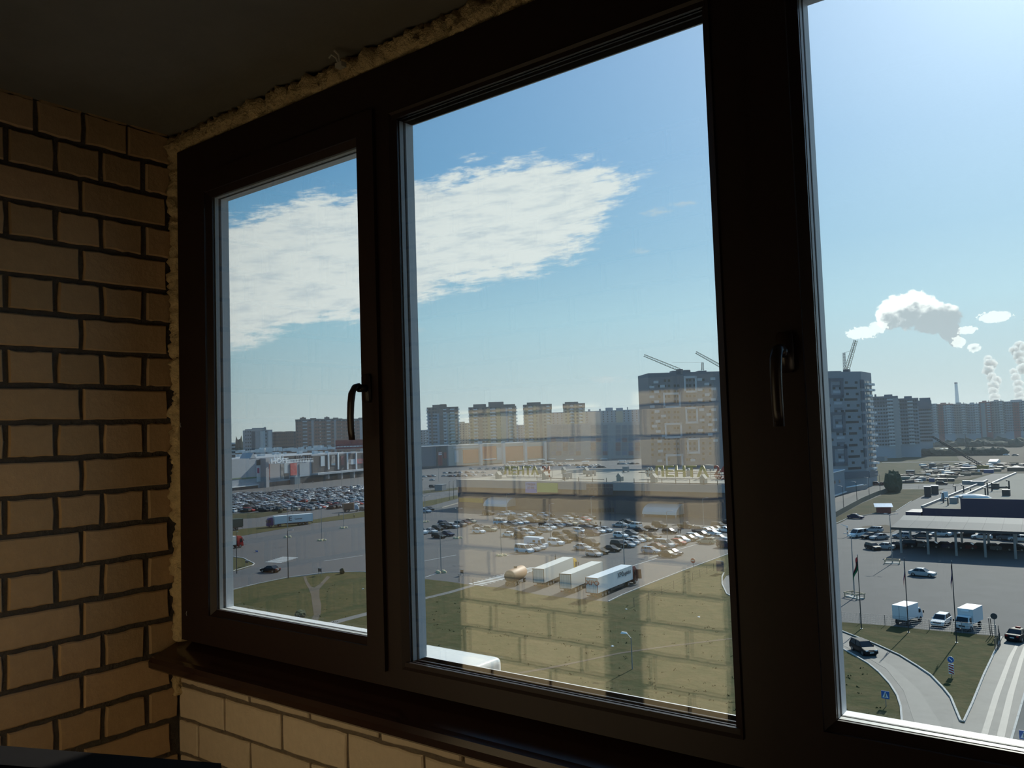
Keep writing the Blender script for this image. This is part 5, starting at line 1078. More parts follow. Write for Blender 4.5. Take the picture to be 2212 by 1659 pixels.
box_truck(G(1944, 1352), math.radians(78), 'white box truck seen from behind at the mesh fence', cooler=False)
box_truck(G(2108, 1349), math.radians(-99), 'white box truck facing the fence with a cooler above its cab', cooler=True)
P, rz = along((1137, 1182), (1190, 1186)); mbx = thing('camper_van', 'white high roofed camper van in the middle of the store car park', 'van', P, rz); wv = mat('van_white', (.62, .65, .72), .4, coat=.5)
MB().box(0, -1.1, .45, 5.2, 1.1, 3.0).hull8([(5.2, -1.05, .45), (7.0, -1.0, .45), (7.0, 1.0, .45), (5.2, 1.05, .45)], [(5.2, -1.05, 1.5), (6.95, -.98, 1.25), (6.95, .98, 1.25), (5.2, 1.05, 1.5)]).hull8([(5.2, -1.05, 1.5), (6.2, -1.0, 1.45), (6.2, 1.0, 1.45), (5.2, 1.05, 1.5)], [(5.2, -1.0, 2.9), (5.55, -.95, 2.75), (5.55, .95, 2.75), (5.2, 1.0, 2.9)]).build('body', wv, mbx)
MB().hull8([(6.13, -.9, 1.5), (6.23, -.9, 1.5), (6.23, .9, 1.5), (6.13, .9, 1.5)], [(5.60, -.85, 2.6), (5.68, -.85, 2.6), (5.68, .85, 2.6), (5.60, .85, 2.6)]).build('windscreen', carglass, mbx)
for x0, x1 in ((3.1, 4.0), (5.0, 5.6)): MB().box(x0, -1.12, 1.7, x1, -1.05, 2.3).build('side_window', carglass, mbx)
for x in (1.2, 5.9):
    for sy in (-1, 1): link('wheel', wheel_mesh(.38, .3), mbx, (x, sy*.9, .38))
for sy in (-1, 1): MB().box(6.96, sy*.7-.16, .8, 7.02, sy*.7+.16, 1.0).build('headlamp', lampw, mbx)
MB().box(1.2, -1.115, 1.2, 1.7, -1.1, 1.5).box(2.0, -1.115, 1.0, 2.9, -1.1, 1.2).build('side_mark', mat('mark_blue', (.10, .14, .28), .5), mbx)
P, rz = along((741, 1106), (764, 1105)); dk = thing('tipper_truck', 'dark tipper truck with pale cab parked across the left road', 'truck', P, rz)
MB().hull8([(0, -1.2, 1.2), (4.6, -1.2, 1.2), (4.6, 1.2, 1.2), (0, 1.2, 1.2)], [(-.3, -1.3, 3.6), (4.8, -1.3, 3.9), (4.8, 1.3, 3.9), (-.3, 1.3, 3.6)]).build('tipper_body', crr, dk); MB().hull8([(5, -1.15, .9), (7, -1.1, .9), (7, 1.1, .9), (5, 1.15, .9)], [(5, -1.1, 3.0), (6.3, -1.0, 2.8), (6.3, 1.0, 2.8), (5, 1.1, 3.0)]).build('cab', PAINT['pale blue'], dk); MB().box(0, -.45, .8, 6.8, .45, 1.2).build('chassis', darksteel, dk)
for x in (1, 2.4, 6):
    for sy in (-1, 1): link('wheel', wheel_mesh(.5, .4), dk, (x, sy*1.0, .5))
pbox('kiosk', 'red kiosk with a shiny tilted roof on the verge by the fence', 'kiosk', 1895, 1925, 1109, 1096, 4, mat('kiosk_red', (.30, .05, .035), .6))
kr = bpy.data.objects.new('tilted_roof', None); bpy.data.objects.remove(kr)
k = [o for o in bpy.data.objects if o.name == 'kiosk'][0]; w = 30*math.hypot(k.location.x, k.location.y)/FPX
kh = HT(k.location, 1910, 1096)-k.location.z
MB().hull8([(-w/2-.3, -.4, kh), (w/2+.3, -.4, kh), (w/2+.3, 4.3, kh+.9), (-w/2-.3, 4.3, kh+.9)], [(-w/2-.3, -.4, kh+.15), (w/2+.3, -.4, kh+.15), (w/2+.3, 4.3, kh+1.05), (-w/2-.3, 4.3, kh+1.05)]).build('tilted_roof', mat('roof_zinc', (.7, .7, .72), .18, .9), k)
# ------------------------------------------------------------------ cars
TY = {'s': 'sedan', 'h': 'hatchback', 'e': 'estate car', 'o': 'off-roader', 'v': 'van', 'p': 'pickup'}
CL = {'w': 'white', 'i': 'silver', 'g': 'grey', 'k': 'black', 'd': 'dark blue', 'a': 'pale blue', 'n': 'brown', 'b': 'beige', 'r': 'red', 'm': 'dark red', 'y': 'yellow'}
def place(rows, face=0.0, detail=1, jit=.06):
    for row, items in rows:
        cnt = {}; seen = {}
        for it in items: cnt[it[2]] = cnt.get(it[2], 0)+1
        items = sorted(items, key=lambda i: i[0])
        for it in items:
            x, y, code = it[:3]; f = it[3] if len(it) > 3 else face
            seen[code] = seen.get(code, 0)+1; nm = f'{CL[code[0]]} {TY[code[1]]}'
            lab = f'{nm} {row}' if cnt[code] == 1 else f'{ORD[seen[code]-1]} {nm} from the left {row}'
            P = G(x, y); L = CARS[TY[code[1]]][0]
            o = car(TY[code[1]], CL[code[0]], P+Vector((0, CARS[TY[code[1]]][1]/2, 0)), math.radians(f)+random.uniform(-jit, jit), lab, 'cars on the hypermarket car park' if detail == 1 and x < 1600 else 'cars in the right window', detail)
            o.scale = (1.13,)*3
ROWS = [
 ('by the fence left of the store car park', [(917,1108,'ao'),(924,1103,'ks'),(898,1129,'ws')]),
 ('in the upper left block before the store', [(954.5,1135,'dh'),(959,1142,'ko'),(941.5,1146,'kh'),(975,1141,'ie'),(991,1138,'go'),(1002,1134,'ms'),(1013,1130.5,'bs')]),
 ('in the lower left block before the store', [(927,1152,'is'),(905,1154,'wp')]),
 ('in the left pair nearest the viewer', [(944,1163,'ke'),(962,1158.5,'ds')]),
 ('in the block left of the central lamp post', [(1031,1152.5,'wh'),(1032,1143,'gs'),(1056,1148,'be'),(1078,1134,'wv'),(1085,1141,'kh'),(1102,1137,'gs'),(1113,1134,'ws')]),
 ('in rows at the store front, left half', [(1085,1115,'as'),(1098,1113,'ws'),(1052,1113,'ko'),(1108,1126,'ko'),(1126,1132,'is'),(1124,1121,'ie'),(1134,1117.5,'ws'),(1147,1114.5,'no'),(1148,1129,'no'),(1167,1124.5,'ns'),(1171,1117,'as'),(1182,1116.5,'ks')]),
 ('in the rows behind the camper van', [(1146,1145,'ns'),(1107,1151,'gs'),(1097,1160,'ws'),(1126,1150,'ns'),(1136,1157,'wo'),(1123,1163,'no'),(1152,1156,'ks')]),
 ('in the double row at the store centre', [(1176,1138.5,'ko'),(1174,1149,'ie'),(1184,1144,'we'),(1195,1131,'is'),(1200,1142,'gs'),(1207,1137.5,'ih'),(1212,1129,'ks'),(1219,1137,'gs'),(1224,1124,'ih'),(1231,1135,'bs'),(1233,1120,'ko'),(1246,1131,'is'),(1259,1128,'rs'),(1264,1126,'is'),(1270,1122.5,'ko')]),
 ('beside the white camper van', [(1128,1195,'wv'),(1146,1190.5,'is'),(1158,1187,'ie'),(1197,1178.5,'wo')]),
 ('in the cluster right of the camper van', [(1205,1161,'nh'),(1214,1173,'no'),(1228,1157,'ne'),(1243,1168,'ko')]),
 ('left of the two standing people', [(1249,1152,'wh'),(1263,1142,'gs'),(1272,1138.5,'ks'),(1277,1157.5,'do'),(1289,1152,'ws'),(1305,1149.5,'is')]),
 ('in the cluster behind the yellow cab', [(1273,1180,'ko'),(1255,1188.5,'is'),(1293,1197,'ks'),(1279,1202.5,'ih')]),
 ('in the row behind the nearest white trailer', [(1318,1192,'ks'),(1334,1183,'ko'),(1351,1182.5,'is'),(1363,1177,'ih'),(1374,1172,'wh'),(1388,1169,'bs'),(1406,1165.5,'no')]),
 ('right of the dark glazed store bay', [(1336,1138.5,'is',180),(1368,1141,'wo',172),(1351,1132,'ks'),(1338,1162,'wh'),(1359,1157,'gs'),(1381,1151,'ks'),(1402,1147,'ns'),(1422,1139.5,'ko'),(1480,1141,'kp')]),
 ('standing alone beside the walking couple', [(1444,1153.5,'kh')]),
 ('in the cluster around the right lamp', [(1403,1196,'ae'),(1416,1187,'ms'),(1432,1183.5,'iv'),(1444,1182,'mh'),(1463,1178,'rh'),(1471,1172,'wh'),(1487,1169,'kh'),(1498,1165,'we'),(1440,1204,'ks'),(1450,1200,'ds')]),
 ('in the packed corner at the window post', [(1510,1151,'go'),(1524,1152,'ws'),(1533,1150,'is'),(1546,1148,'ds'),(1551,1141.5,'ko'),(1514,1160,'ke'),(1537,1157,'ws'),(1523,1175,'be',180),(1553,1168,'is'),(1566,1150,'ws'),(1570,1135,'ks'),(1566,1184,'do')]),
]
place(ROWS, -6)
# right window
R2 = [('in the open left of the canopy', [(1851,1161,'wv',-110),(1885,1150,'ie',180),(1876,1164,'ks',-120),(1898,1166,'is',-130)]),
      ('under the front edge of the long canopy', [(1884,1188,'kh',-40),(1908,1187,'is',180),(1932,1185,'ks',180),(1956,1183,'ko',180),(1982,1183,'gs',180),(2008,1184,'ks',180),(2034,1185,'ds',180),(2060,1186,'ks',180),(2086,1187,'ms',180),(2112,1188,'ks',180),(2138,1189,'gs',180),(2164,1190,'ke',180),(2192,1191,'ks',180)]),
      ('in the back row beneath the canopy', [(1946,1163,'ah',180),(1990,1163,'gs',180),(2032,1159,'ws',180),(2054,1158,'is',180),(2090,1161,'ks',180),(2121,1165,'ws',180),(2150,1166,'ks',180),(2178,1168,'gv',180),(2202,1170,'ws',180)])]
place(R2, 0, 1)
def one(t, c, x, y, deg, lab, det=2, dy=.9):
    o = car(t, c, G(x, y)+Vector((0, dy, 0)), math.radians(deg), lab, None, det); o.scale = (1.12,)*3; return o
one('sedan', 'silver', 1991, 1246, -4, 'silver saloon driving alone across the right hand asphalt')
one('hatchback', 'black', 1862, 1413, -47, 'black hatchback coming down the curved exit road')
one('hatchback', 'white', 2031, 1352, -95, 'small white car parked between two box trucks at the fence')
tx = one('sedan', 'black', 2199, 1384, 78, 'black saloon with a red roof sign at the right edge of the exit road'); MB().box(-.12, -.28, 1.46, .12, .28, 1.62).build('roof_sign', PAINT['red'], tx)
one('sedan', 'black', 577, 1237, 192, 'black saloon driving on the grey road in the left window')
one('sedan', 'dark blue', 1847, 1121, -3, 'dark saloon waiting at the verge below the fence', 1)
one('off-roader', 'dark red', 1893, 1049, 0, 'left of two dark red cars behind the fence bend', 1); one('hatchback', 'dark red', 1910, 1049, 0, 'right of two dark red cars behind the fence bend', 1)
one('off-roader', 'black', 2034, 1048, 0, 'black off-road car parked behind the blue store corner', 1)
one('sedan', 'grey', 782, 1103, 0, 'grey car at the left road half hidden by the window stile', 1); one('off-roader', 'black', 933, 1054, 0, 'black off-road car alone in front of the low kiosk', 1)
one('sedan', 'white', 2174, 984, 0, 'white car far away on the yard road at right', 0); one('sedan', 'grey', 2193, 985, 0, 'grey car far away on the yard road at right', 0)
# the packed mall car park, rows parallel to the facade
cand = []
u = (G(785, 1031)-G(487, 1064)).normalized(); nn = outward(G(487, 1064), G(785, 1031))
O = G(455, 1069)
CODES = 'wwwiiiiggkkkkdanbrm'
for i in range(0, 14):
    for k in range(2):
        d = i*13.5+k*5.6
        for j in range(-110, 110):
            P = O+u*(j*2.75)+nn*d; x_, y_ = (lambda z: (CX+FPX*P.dot(CR)/z, CY-FPX*P.dot(CU)/z))(P.dot(CF))
            lo = 1064+(487-x_)*.065; hi = 1108-(x_-500)*.027 if x_ < 690 else 1103-(x_-690)*.12
            if not (484 < x_ < 786 and lo+7 < y_ < hi): continue
            if random.random() < .13 or (620 < x_ < 690 and 1082 < y_ < 1091 and random.random() < .6): continue
            cand.append((P, math.atan2(nn.y, nn.x)+(math.pi if random.random() < .5 else 0), y_, -d, x_))
Om = G(905, 1030); rowsM = [[(905+i*11, 1031-.25*i) for i in range(12)], [(960+i*12, 1023-.2*i) for i in range(8)], [(975+i*14, 1030-.35*i) for i in range(7)], [(1020+i*16, 1014) for i in range(6)], [(1085+i*7.5, 1003.5-.1*i) for i in range(20)], [(1090+i*8, 1008-.1*i) for i in range(18)], [(1230+i*8, 1006) for i in range(9)], [(1330+i*7, 1003) for i in range(12)], [(1240+i*9, 1010) for i in range(8)], [(895+i*13, 1038) for i in range(4)]]
for rw in rowsM:
    for x, y in rw:
        if random.random() > .12: cand.append((G(x+random.uniform(-2, 2), y+random.uniform(-.5, .5)), random.choice((0, math.pi))+random.uniform(-.1, .1), y, None, x))
cand.sort(key=lambda c: -c[2])
rowsD = sorted({c[3] for c in cand if c[3] is not None}); pos = {}
def nth(n): return f"{n}{'th' if 10 < n % 100 < 14 else {1: 'st', 2: 'nd', 3: 'rd'}.get(n % 10, 'th')}"
for rn, rd in enumerate(rowsD):
    for k, c in enumerate(sorted((c for c in cand if c[3] == rd), key=lambda c: c[4])): pos[id(c)] = (nth(k+1), nth(rn+1))
distant = MB(); nind = 0
for cc in cand:
    P, rz, y = cc[:3]
    t = random.choice(('sedan', 'sedan', 'hatchback', 'estate car', 'off-roader')); c = CL[random.choice(CODES)]
    if nind < 160 and id(cc) in pos:
        lab = f'{c} {t}, {pos[id(cc)][0]} from left in the {pos[id(cc)][1]} nearest row before the mall'
        car(t, c, P, rz, lab, 'cars packed before the grey mall', 0).scale = (1.12,)*3; nind += 1
    else:
        me = car_meshes(t)[7]; M_ = Matrix.Translation(P) @ Matrix.Rotation(rz, 4, 'Z'); base = len(distant.v); ci = ('white', 'silver', 'grey', 'black', 'dark blue', 'dark red').index(c) if c in ('white', 'silver', 'grey', 'black', 'dark blue', 'dark red') else 1
        distant.v += [tuple(M_ @ v.co) for v in me.vertices]
        for p in me.polygons: distant.f.append(tuple(base+i for i in p.vertices)); distant.mi.append(ci if p.material_index == 0 else 5+p.material_index)
dc = distant.build('distant_cars', [PAINT[c] for c in ('white', 'silver', 'grey', 'black', 'dark blue', 'dark red')]+[carglass, tyre]); tag(dc, 'hundreds of tiny parked cars in the far rows before the malls', 'cars'); dc['kind'] = 'stuff'
for i, (x, y, w) in enumerate(((1102, 997, 15), (1121, 996, 15), (1147, 994, 15), (1166, 992, 14), (1190, 990, 14), (1183, 997, 16), (1227, 992, 16), (1261, 996, 14), (1268, 990, 12), (1301, 991, 14), (1340, 994, 14))):
    p = DP(x, 900-(y-990)*22); k = math.hypot(p.x, p.y)/FPX; z_ = HT(p, x, y)
    r = thing('cart_shelter', f'white flat cart shelter, {ORD[i]} from the left in the far car park line', 'shelter', p, .2, 'white shelters in the far car park')
    MB().box(-w*k/2, -1.5, z_-p.z-.5, w*k/2, 1.5, z_-p.z).build('roof', white, r)
    for sx in (-.4, .4): MB().cyl((sx*w*k, 0, 0), (sx*w*k, 0, z_-p.z-.4), .15, .15, 5).build('post', steelg, r)

# ------------------------------------------------------------------ lamps, poles, signs
lamps = [
 ((511.5,1239), 'at the little kerbed island, left edge of the left window', 'dark', 10), ((622.7,1250), 'at the lawn edge crossing in front of the white trailer', 'dark', 11), ((621.8,1161), 'with yellow blocks, left of three on the lorry park', 'yellow', 10),
 ((695,1168), 'with yellow blocks, middle of three on the lorry park', 'yellow', 10), ((742.5,1141), 'with yellow blocks, right of three on the lorry park', 'yellow', 10), ((633,1114), 'on the verge behind the white trailer', 'round', 10), ((660,1115), 'on the verge just right of the white trailer', 'round', 8),
 ((645,1057), 'on the mall car park, in front of the pale mall bay', 'round', 13), ((738,1062), 'on the mall car park, in front of the dark mall bays', 'round', 14),
 ((953,1237), 'with yellow blocks, nearest in the middle window', 'yellow', 11), ((989,1163), 'with yellow blocks beside the left parked block', 'yellow', 9), ((919,1128), 'with yellow blocks at the far left of the middle window', 'yellow', 9.5),
 ((1083,1201), 'with yellow blocks left of the trio of light cars', 'yellow', 10.5), ((1189,1161), 'standing behind the camper van', 'round', 10), ((1279,1140), 'in front of the dark glazed bay of the store', 'round', 10), ((1349,1227), 'rising behind the white nearest trailer', 'round', 11),
 ((1443,1188), 'beside the right car cluster of the store car park', 'round', 10), ((1521,1148), 'at the packed corner before the window post', 'round', 10), ((1096,1119), 'under the left barrel canopy of the store', 'round', 9),
 ((948,1041), 'on the far car park before the dark blue wing', 'round', 12), ((971,1080), 'beside the fence at the store end wall', 'dark', 9), ((980,1078), 'close to the store end wall', 'dark', 9)]
for p, l, b, h in lamps: lamp_post(G(*p), 'thin lamp post '+l, h, b, 2 if b == 'yellow' else 1, random.uniform(-.4, .4), 'lamp posts')
lamp_post(G(1928, 1217), 'lamp post in a timber guard frame standing before the canopy', 10.8, 'rail', 2, 0.15, 'lamp posts'); lamp_post(G(1846, 1291), 'lamp post in a timber guard frame beside the first flagpole', 11.2, 'rail', 1, 2.6, 'lamp posts')
for (x, y, h, l) in ((1822.5, 1097, 8, 'first'), (1851.5, 1085, 8, 'second'), (1878, 1073, 8, 'third'), (1901.5, 1064, 8, 'fourth')):
    lamp_post(G(x, y), f'lamp post along the slanting fence road, {l} from the left', h, 'dark', 1, math.pi, 'lamp posts')
r = thing('small_lamp', 'short lamp post with a white lamp head alone on the big lawn', 'street lamp', G(1366, 1447)); MB().cyl((0, 0, 0), (0, 0, 4.2), .09, .06, 8).build('pole', steelg, r)
MB().tube([(0, 0, 4.1), (-.5, 0, 4.6), (-.8, 0, 4.7)], .05, 5).build('arm', steelg, r); MB().hull8([(-1.5, -.2, 4.6), (-.6, -.16, 4.65), (-.6, .16, 4.65), (-1.5, .2, 4.6)], [(-1.4, -.12, 4.85), (-.65, -.1, 4.85), (-.65, .1, 4.85), (-1.4, .12, 4.85)]).build('lamp_head', white, r)
signblue = mat('sign_blue', (.02, .13, .42), .4); signred = mat('sign_red_face', (.42, .03, .035), .4); signback = mat('sign_back', (.06, .06, .065), .5)
def disc(mb, c, r, t=.03, n=20, m=0): return mb.cyl(Vector(c)+Vector((0, t, 0)), Vector(c)-Vector((0, t, 0)), r, r, n, m)
flagr, flagg, flagk, flagw = mat('flag_red', (.50, .03, .03), .8), mat('flag_green', (.02, .17, .06), .8), mat('flag_black', (.012, .012, .014), .8), mat('flag_white', (.55, .55, .55), .8)
fb_ = mat('flag_blue', (.03, .05, .25), .8); fdark = mat('flag_maroon', (.13, .03, .04), .8)
def flagpole(base, top, label, stripes, wdt, hgt, d):
    P = G(*base); h = HT(P, *top)-P.z; r = thing('flagpole', label, 'flagpole', P)
    MB().cyl((0, 0, 0), (0, 0, h), .085, .05, 8).build('pole', darksteel, r); MB().cyl((0, 0, h), (0, 0, h+.12), .08, .03, 8).build('finial', steelg, r); MB().cyl((0, 0, 0), (0, 0, .12), .22, .2, 10).build('foot_plate', steelg, r)
    n = 14; k = len(stripes)                  # limp cloth hanging in folds
    fl = link('flag', None, r)
    for si, m in enumerate(stripes):
        rings = []
        for i in range(n+1):
            t = i/n; pts = []
            for a in (si/k, (si+1)/k):
                # a across the hoist, t along the fly; the fly end droops
                x = d*wdt*t*(.75+.25*math.sin(6*t+a*3)); z = h-.3-hgt*.62*a-hgt*.62*t*t*1.0; y = .10*math.sin(9*t+a*5)*t
                pts.append((x, y, z))
            rings.append([(pts[0][0], pts[0][1]-.012, pts[0][2]), (pts[1][0], pts[1][1]-.012, pts[1][2]), (pts[1][0], pts[1][1]+.012, pts[1][2]), (pts[0][0], pts[0][1]+.012, pts[0][2])])
        MB().loft(rings).build('flag_stripe', m, fl, True)
    return r
flagpole((1861, 1359), (1854, 1199), 'flagpole with a drooping red, black and green flag', [flagr, flagk, flagg], .85, 3.2, -1)
flagpole((1962.8, 1367), (1954.6, 1206), 'flagpole with a limp red and pale flag, middle of three', [flagw, fb_, flagr], .28, 3.4, -1)
flagpole((2066.7, 1389), (2059.5, 1213), 'flagpole with a limp dark maroon flag beside the box truck', [fdark, fb_, fdark], .30, 3.2, -1)
def sign(name, label, base, parts, pole=None, cat='traffic sign'):
    P = G(*base); r = thing(name, label, cat, P); parts(r, P); return r
def f(r, P):
    h = HT(P, 2146.6, 1331)-P.z; MB().cyl((0, 0, 0), (0, 0, h), .05, .05, 6).build('post', steelg, r); disc(MB(), (0, -.08, h), .42).build('sign_face', signback, r); disc(MB(), (0, -.045, h), .45, .004).build('sign_rim', steelg, r)
sign('round_sign', 'dark back of a round road sign at the fence end', (2150, 1377), f)
def f(r, P):
    h = HT(P, 1496, 1211)-P.z; MB().cyl((0, 0, 0), (0, 0, h), .05, .05, 6).build('post', steelg, r); disc(MB(), (0, -.08, h), .55).build('sign_face', signred, r); MB().box(-.38, -.125, h-.09, .38, -.11, h+.09).build('white_bar', linew, r)
sign('round_sign', 'dull red round sign on a post at the lorry park edge', (1498, 1231), f)
def f(r, P):
    h = HT(P, 2052, 1425)-P.z; MB().cyl((0, .06, 0), (0, .06, h+.3), .05, .05, 6).build('post', steelg, r); disc(MB(), (0, 0, h), .36, .03, 20).build('sign_disc', signblue, r); disc(MB(), (0, .012, h), .39, .02, 20).build('sign_rim', white, r)
    MB().hull8([(-.2, -.05, h+.12), (-.12, -.05, h+.2), (-.12, -.03, h+.2), (-.2, -.03, h+.12)], [(.12, -.05, h-.2), (.2, -.05, h-.12), (.2, -.03, h-.12), (.12, -.03, h-.2)]).build('white_arrow', white, r)
    b = link('hazard_board', None, r); w, z0, z1 = .30, .45, HT(P, 2054, 1434)-P.z; MB().box(-w, -.03, z0, w, .03, z1).build('board', white, b)
    n = 4; s_ = (z1-z0)/n
    for i in range(n):
        za = z0+i*s_; MB().hull8([(-w*.9, -.045, za+.30*s_+.12), (w*.9, -.045, za+.02*s_), (w*.9, -.03, za+.02*s_), (-w*.9, -.03, za+.30*s_+.12)], [(-w*.9, -.045, min(z1-.02, za+.85*s_+.1)), (w*.9, -.045, za+.58*s_), (w*.9, -.03, za+.58*s_), (-w*.9, -.03, min(z1-.02, za+.85*s_+.1))]).build('red_stripe', signred, b)
sign('keep_right_sign', 'blue disc sign above a red and white striped board on the grass wedge', (2056, 1464), f)
def pedsign(r, P, x, y):
    h = HT(P, x, y)-P.z; s_ = .42; MB().cyl((0, .05, 0), (0, .05, h+.3), .045, .045, 6).build('post', steelg, r); MB().box(-s_, -.02, h-s_, s_, .02, h+s_).build('sign_board', signblue, r)
    MB().hull8([(-.32, -.03, h-.3), (.32, -.03, h-.3), (.32, -.022, h-.3), (-.32, -.022, h-.3)], [(-.02, -.03, h+.34), (.02, -.03, h+.34), (.02, -.022, h+.34), (-.02, -.022, h+.34)]).build('white_triangle', white, r)
    k = MB(); disc(k, (.0, -.036, h+.14), .055, .004, 10); k.cyl((0, -.036, h+.09), (-.02, -.036, h-.08), .04, .04, 5).cyl((-.02, -.036, h-.08), (-.11, -.036, h-.25), .03, .025, 5).cyl((-.02, -.036, h-.08), (.10, -.036, h-.25), .03, .025, 5).cyl((0, -.036, h+.04), (.11, -.036, h-.05), .022, .02, 5); k.build('walking_figure', trimb, r)
def f(r, P): pedsign(r, P, 1912.5, 1501)
sign('crossing_sign', 'blue square pedestrian crossing sign on the left lower verge', (1914, 1528), f)
def f(r, P): pedsign(r, P, 2211, 1588)
sign('crossing_sign', 'blue square crossing sign cut by the right frame edge', (2214, 1613), f)
def board(name, label, base, x, yt, yb, w, m, cat='notice board'):
    P = G(*base); r = thing(name, label, cat, P); zt, zb = HT(P, x, yt)-P.z, HT(P, x, yb)-P.z
    for sx in (-1, 1): MB().cyl((sx*w*.45, .04, 0), (sx*w*.45, .04, zt), .05, .05, 6).build('post', steelg, r)
    MB().box(-w/2, -.03, zb, w/2, .03, zt).build('board', m, r); MB().box(-w/2, -.05, zt-.06, w/2, .05, zt).build('frame_top', white, r); return r
board('notice_board', 'dark notice board on two posts at the fork of the dirt path', (691, 1244), 690.5, 1227, 1235, 1.25, signback)
board('notice_board', 'dark upright notice board with white edge beside the window post', (1556, 1239), 1556.5, 1211.5, 1234, 1.7, mat('board_slate', (.06, .07, .10), .5))
board('small_sign', 'tiny blue twin sign alone on the lorry park', (554.5, 1193), 554.5, 1188.5, 1192, 1.1, signblue, 'sign'); board('small_sign', 'small pale sign left of the striped crossing on the lawn corner', (998, 1244), 998, 1230, 1238.5, .9, signback, 'sign')
board('small_sign', 'small dark board on the kerbed island at the left', (533, 1224), 532, 1211, 1216, 1.2, signback, 'sign')
for i, (x, yb, yt) in enumerate(((2144, 1376, 1336), (2140, 1374, 1336), (2064, 1363, 1344), (992, 1257, 1240), (1022, 1265, 1250))):
    P = G(x, yb); h = HT(P, x, yt)-P.z; o = thing('short_post', ('dark slanted post at the fence end, nearer the round sign', 'dark post at the fence end, further from the round sign', 'thin post before the white box truck front', 'short post on the lawn corner in the middle window', 'short post at the end of the paved footpath')[i], 'post', P)
    MB().cyl((0, 0, 0), (-.15 if i < 2 else 0, 0, h), .06, .05, 6).build('shaft', darksteel, o); MB().cyl((-.15 if i < 2 else 0, 0, h), (-.15 if i < 2 else 0, 0, h+.05), .08, .07, 6).build('cap', steelg, o)
for i, (x, yb, yt) in enumerate(((1804.5, 1173, 1147), (1831, 1159, 1135.5))):
    P = G(x, yb); h = HT(P, x, yt)-P.z; o = thing('barrier_post', ('left', 'right')[i]+' striped post of the car park barrier', 'post', P)
    for k in range(5): MB().cyl((0, 0, h*k/5), (0, 0, h*(k+1)/5), .13, .13, 8).build('band', trimb if k % 2 else white, o)
    if i: MB().cyl((0, 0, h*.92), FP(P, P+Vector((1, 0, 0)), 1816, 1132.5)-P, .09, .06, 6).build('barrier_arm', white, o)
# fences
def fence(label, pts, h, m, sp=3.0, wires=5, mesh=False, solid=False, pr=.05):
    P = [G(*p) for p in pts]; r = thing('fence', label, 'fence', P[0]); L0 = -P[0]; w = MB(Matrix.Translation(L0)); up = Vector((0, 0, 1)); k = 0
    pm = MB().cyl((0, 0, 0), (0, 0, h), pr, pr, 5).mesh('post', m)
    for a, b in zip(P[:-1], P[1:]):
        n = max(1, int((b-a).length/sp))
        for i in range(n+1):
            if k < 80: link('post', pm, r, a.lerp(b, i/n)+L0); k += 1
        if solid:
            d = (b-a).normalized(); nn_ = Vector((-d.y, d.x, 0))*.03; w.hull8([a-nn_+up*.1, b-nn_+up*.1, b+nn_+up*.1, a+nn_+up*.1], [a-nn_+up*h, b-nn_+up*h, b+nn_+up*h, a+nn_+up*h])
        else:
            for q in range(wires): w.cyl(a+up*(h*(q+1)/wires-.04), b+up*(h*(q+1)/wires-.04), .018, .018, 3)
            if mesh:
                nv = int((b-a).length/.22)
                for q in range(nv): p = a.lerp(b, q/nv); w.cyl(p+up*.08, p+up*h, .011, .011, 3)
    stuff(w.build('panels' if solid else 'wire_mesh', m, r)); return r
fence('wire mesh fence between the asphalt and the grass wedge, right window', [(1700, 1330), (1806, 1343.5), (1912, 1352), (2008, 1362), (2152, 1375)], 1.7, steelg, 3.6, 6, True)
fence('short wire mesh fence turning down the grass wedge edge', [(2158, 1378), (2161, 1394), (2150, 1409)], 1.8, darksteel, 2.0, 6, True)
fence('thin wire fence across the lawn in the middle window', [(1370, 1312), (1430, 1285), (1480, 1262), (1542, 1234)], 1.7, darksteel, 4.2, 3, False)
fence('dark green fence along the slanting road, right window', [(1770, 1136), (1793, 1125), (1830, 1104), (1862, 1086), (1893, 1072), (1919, 1063)], 1.9, mat('fence_green', (.045, .065, .055), .7), 3.0, 4, False, True)
fence('thin pale fence behind the round bush', [(1934, 1059), (1985, 1058), (2060, 1058)], 1.8, steelg, 6, 3, False)
fence('pale fence on the bank left of the store end wall', [(880, 1077), (905, 1068), (1000, 1053)], 2.6, steelg, 6, 3, False)
fence('pale rail of concrete blocks at the left corner of the store', [(905, 1106), (955, 1098), (990, 1088)], .55, pconc, 3.0, 1, False, True)
pbox('kiosk', 'small grey kiosk on the verge left of the hypermarket', 'kiosk', 939, 955, 1060, 1047.5, 5, cg_, 'lid', lidm=cg_)
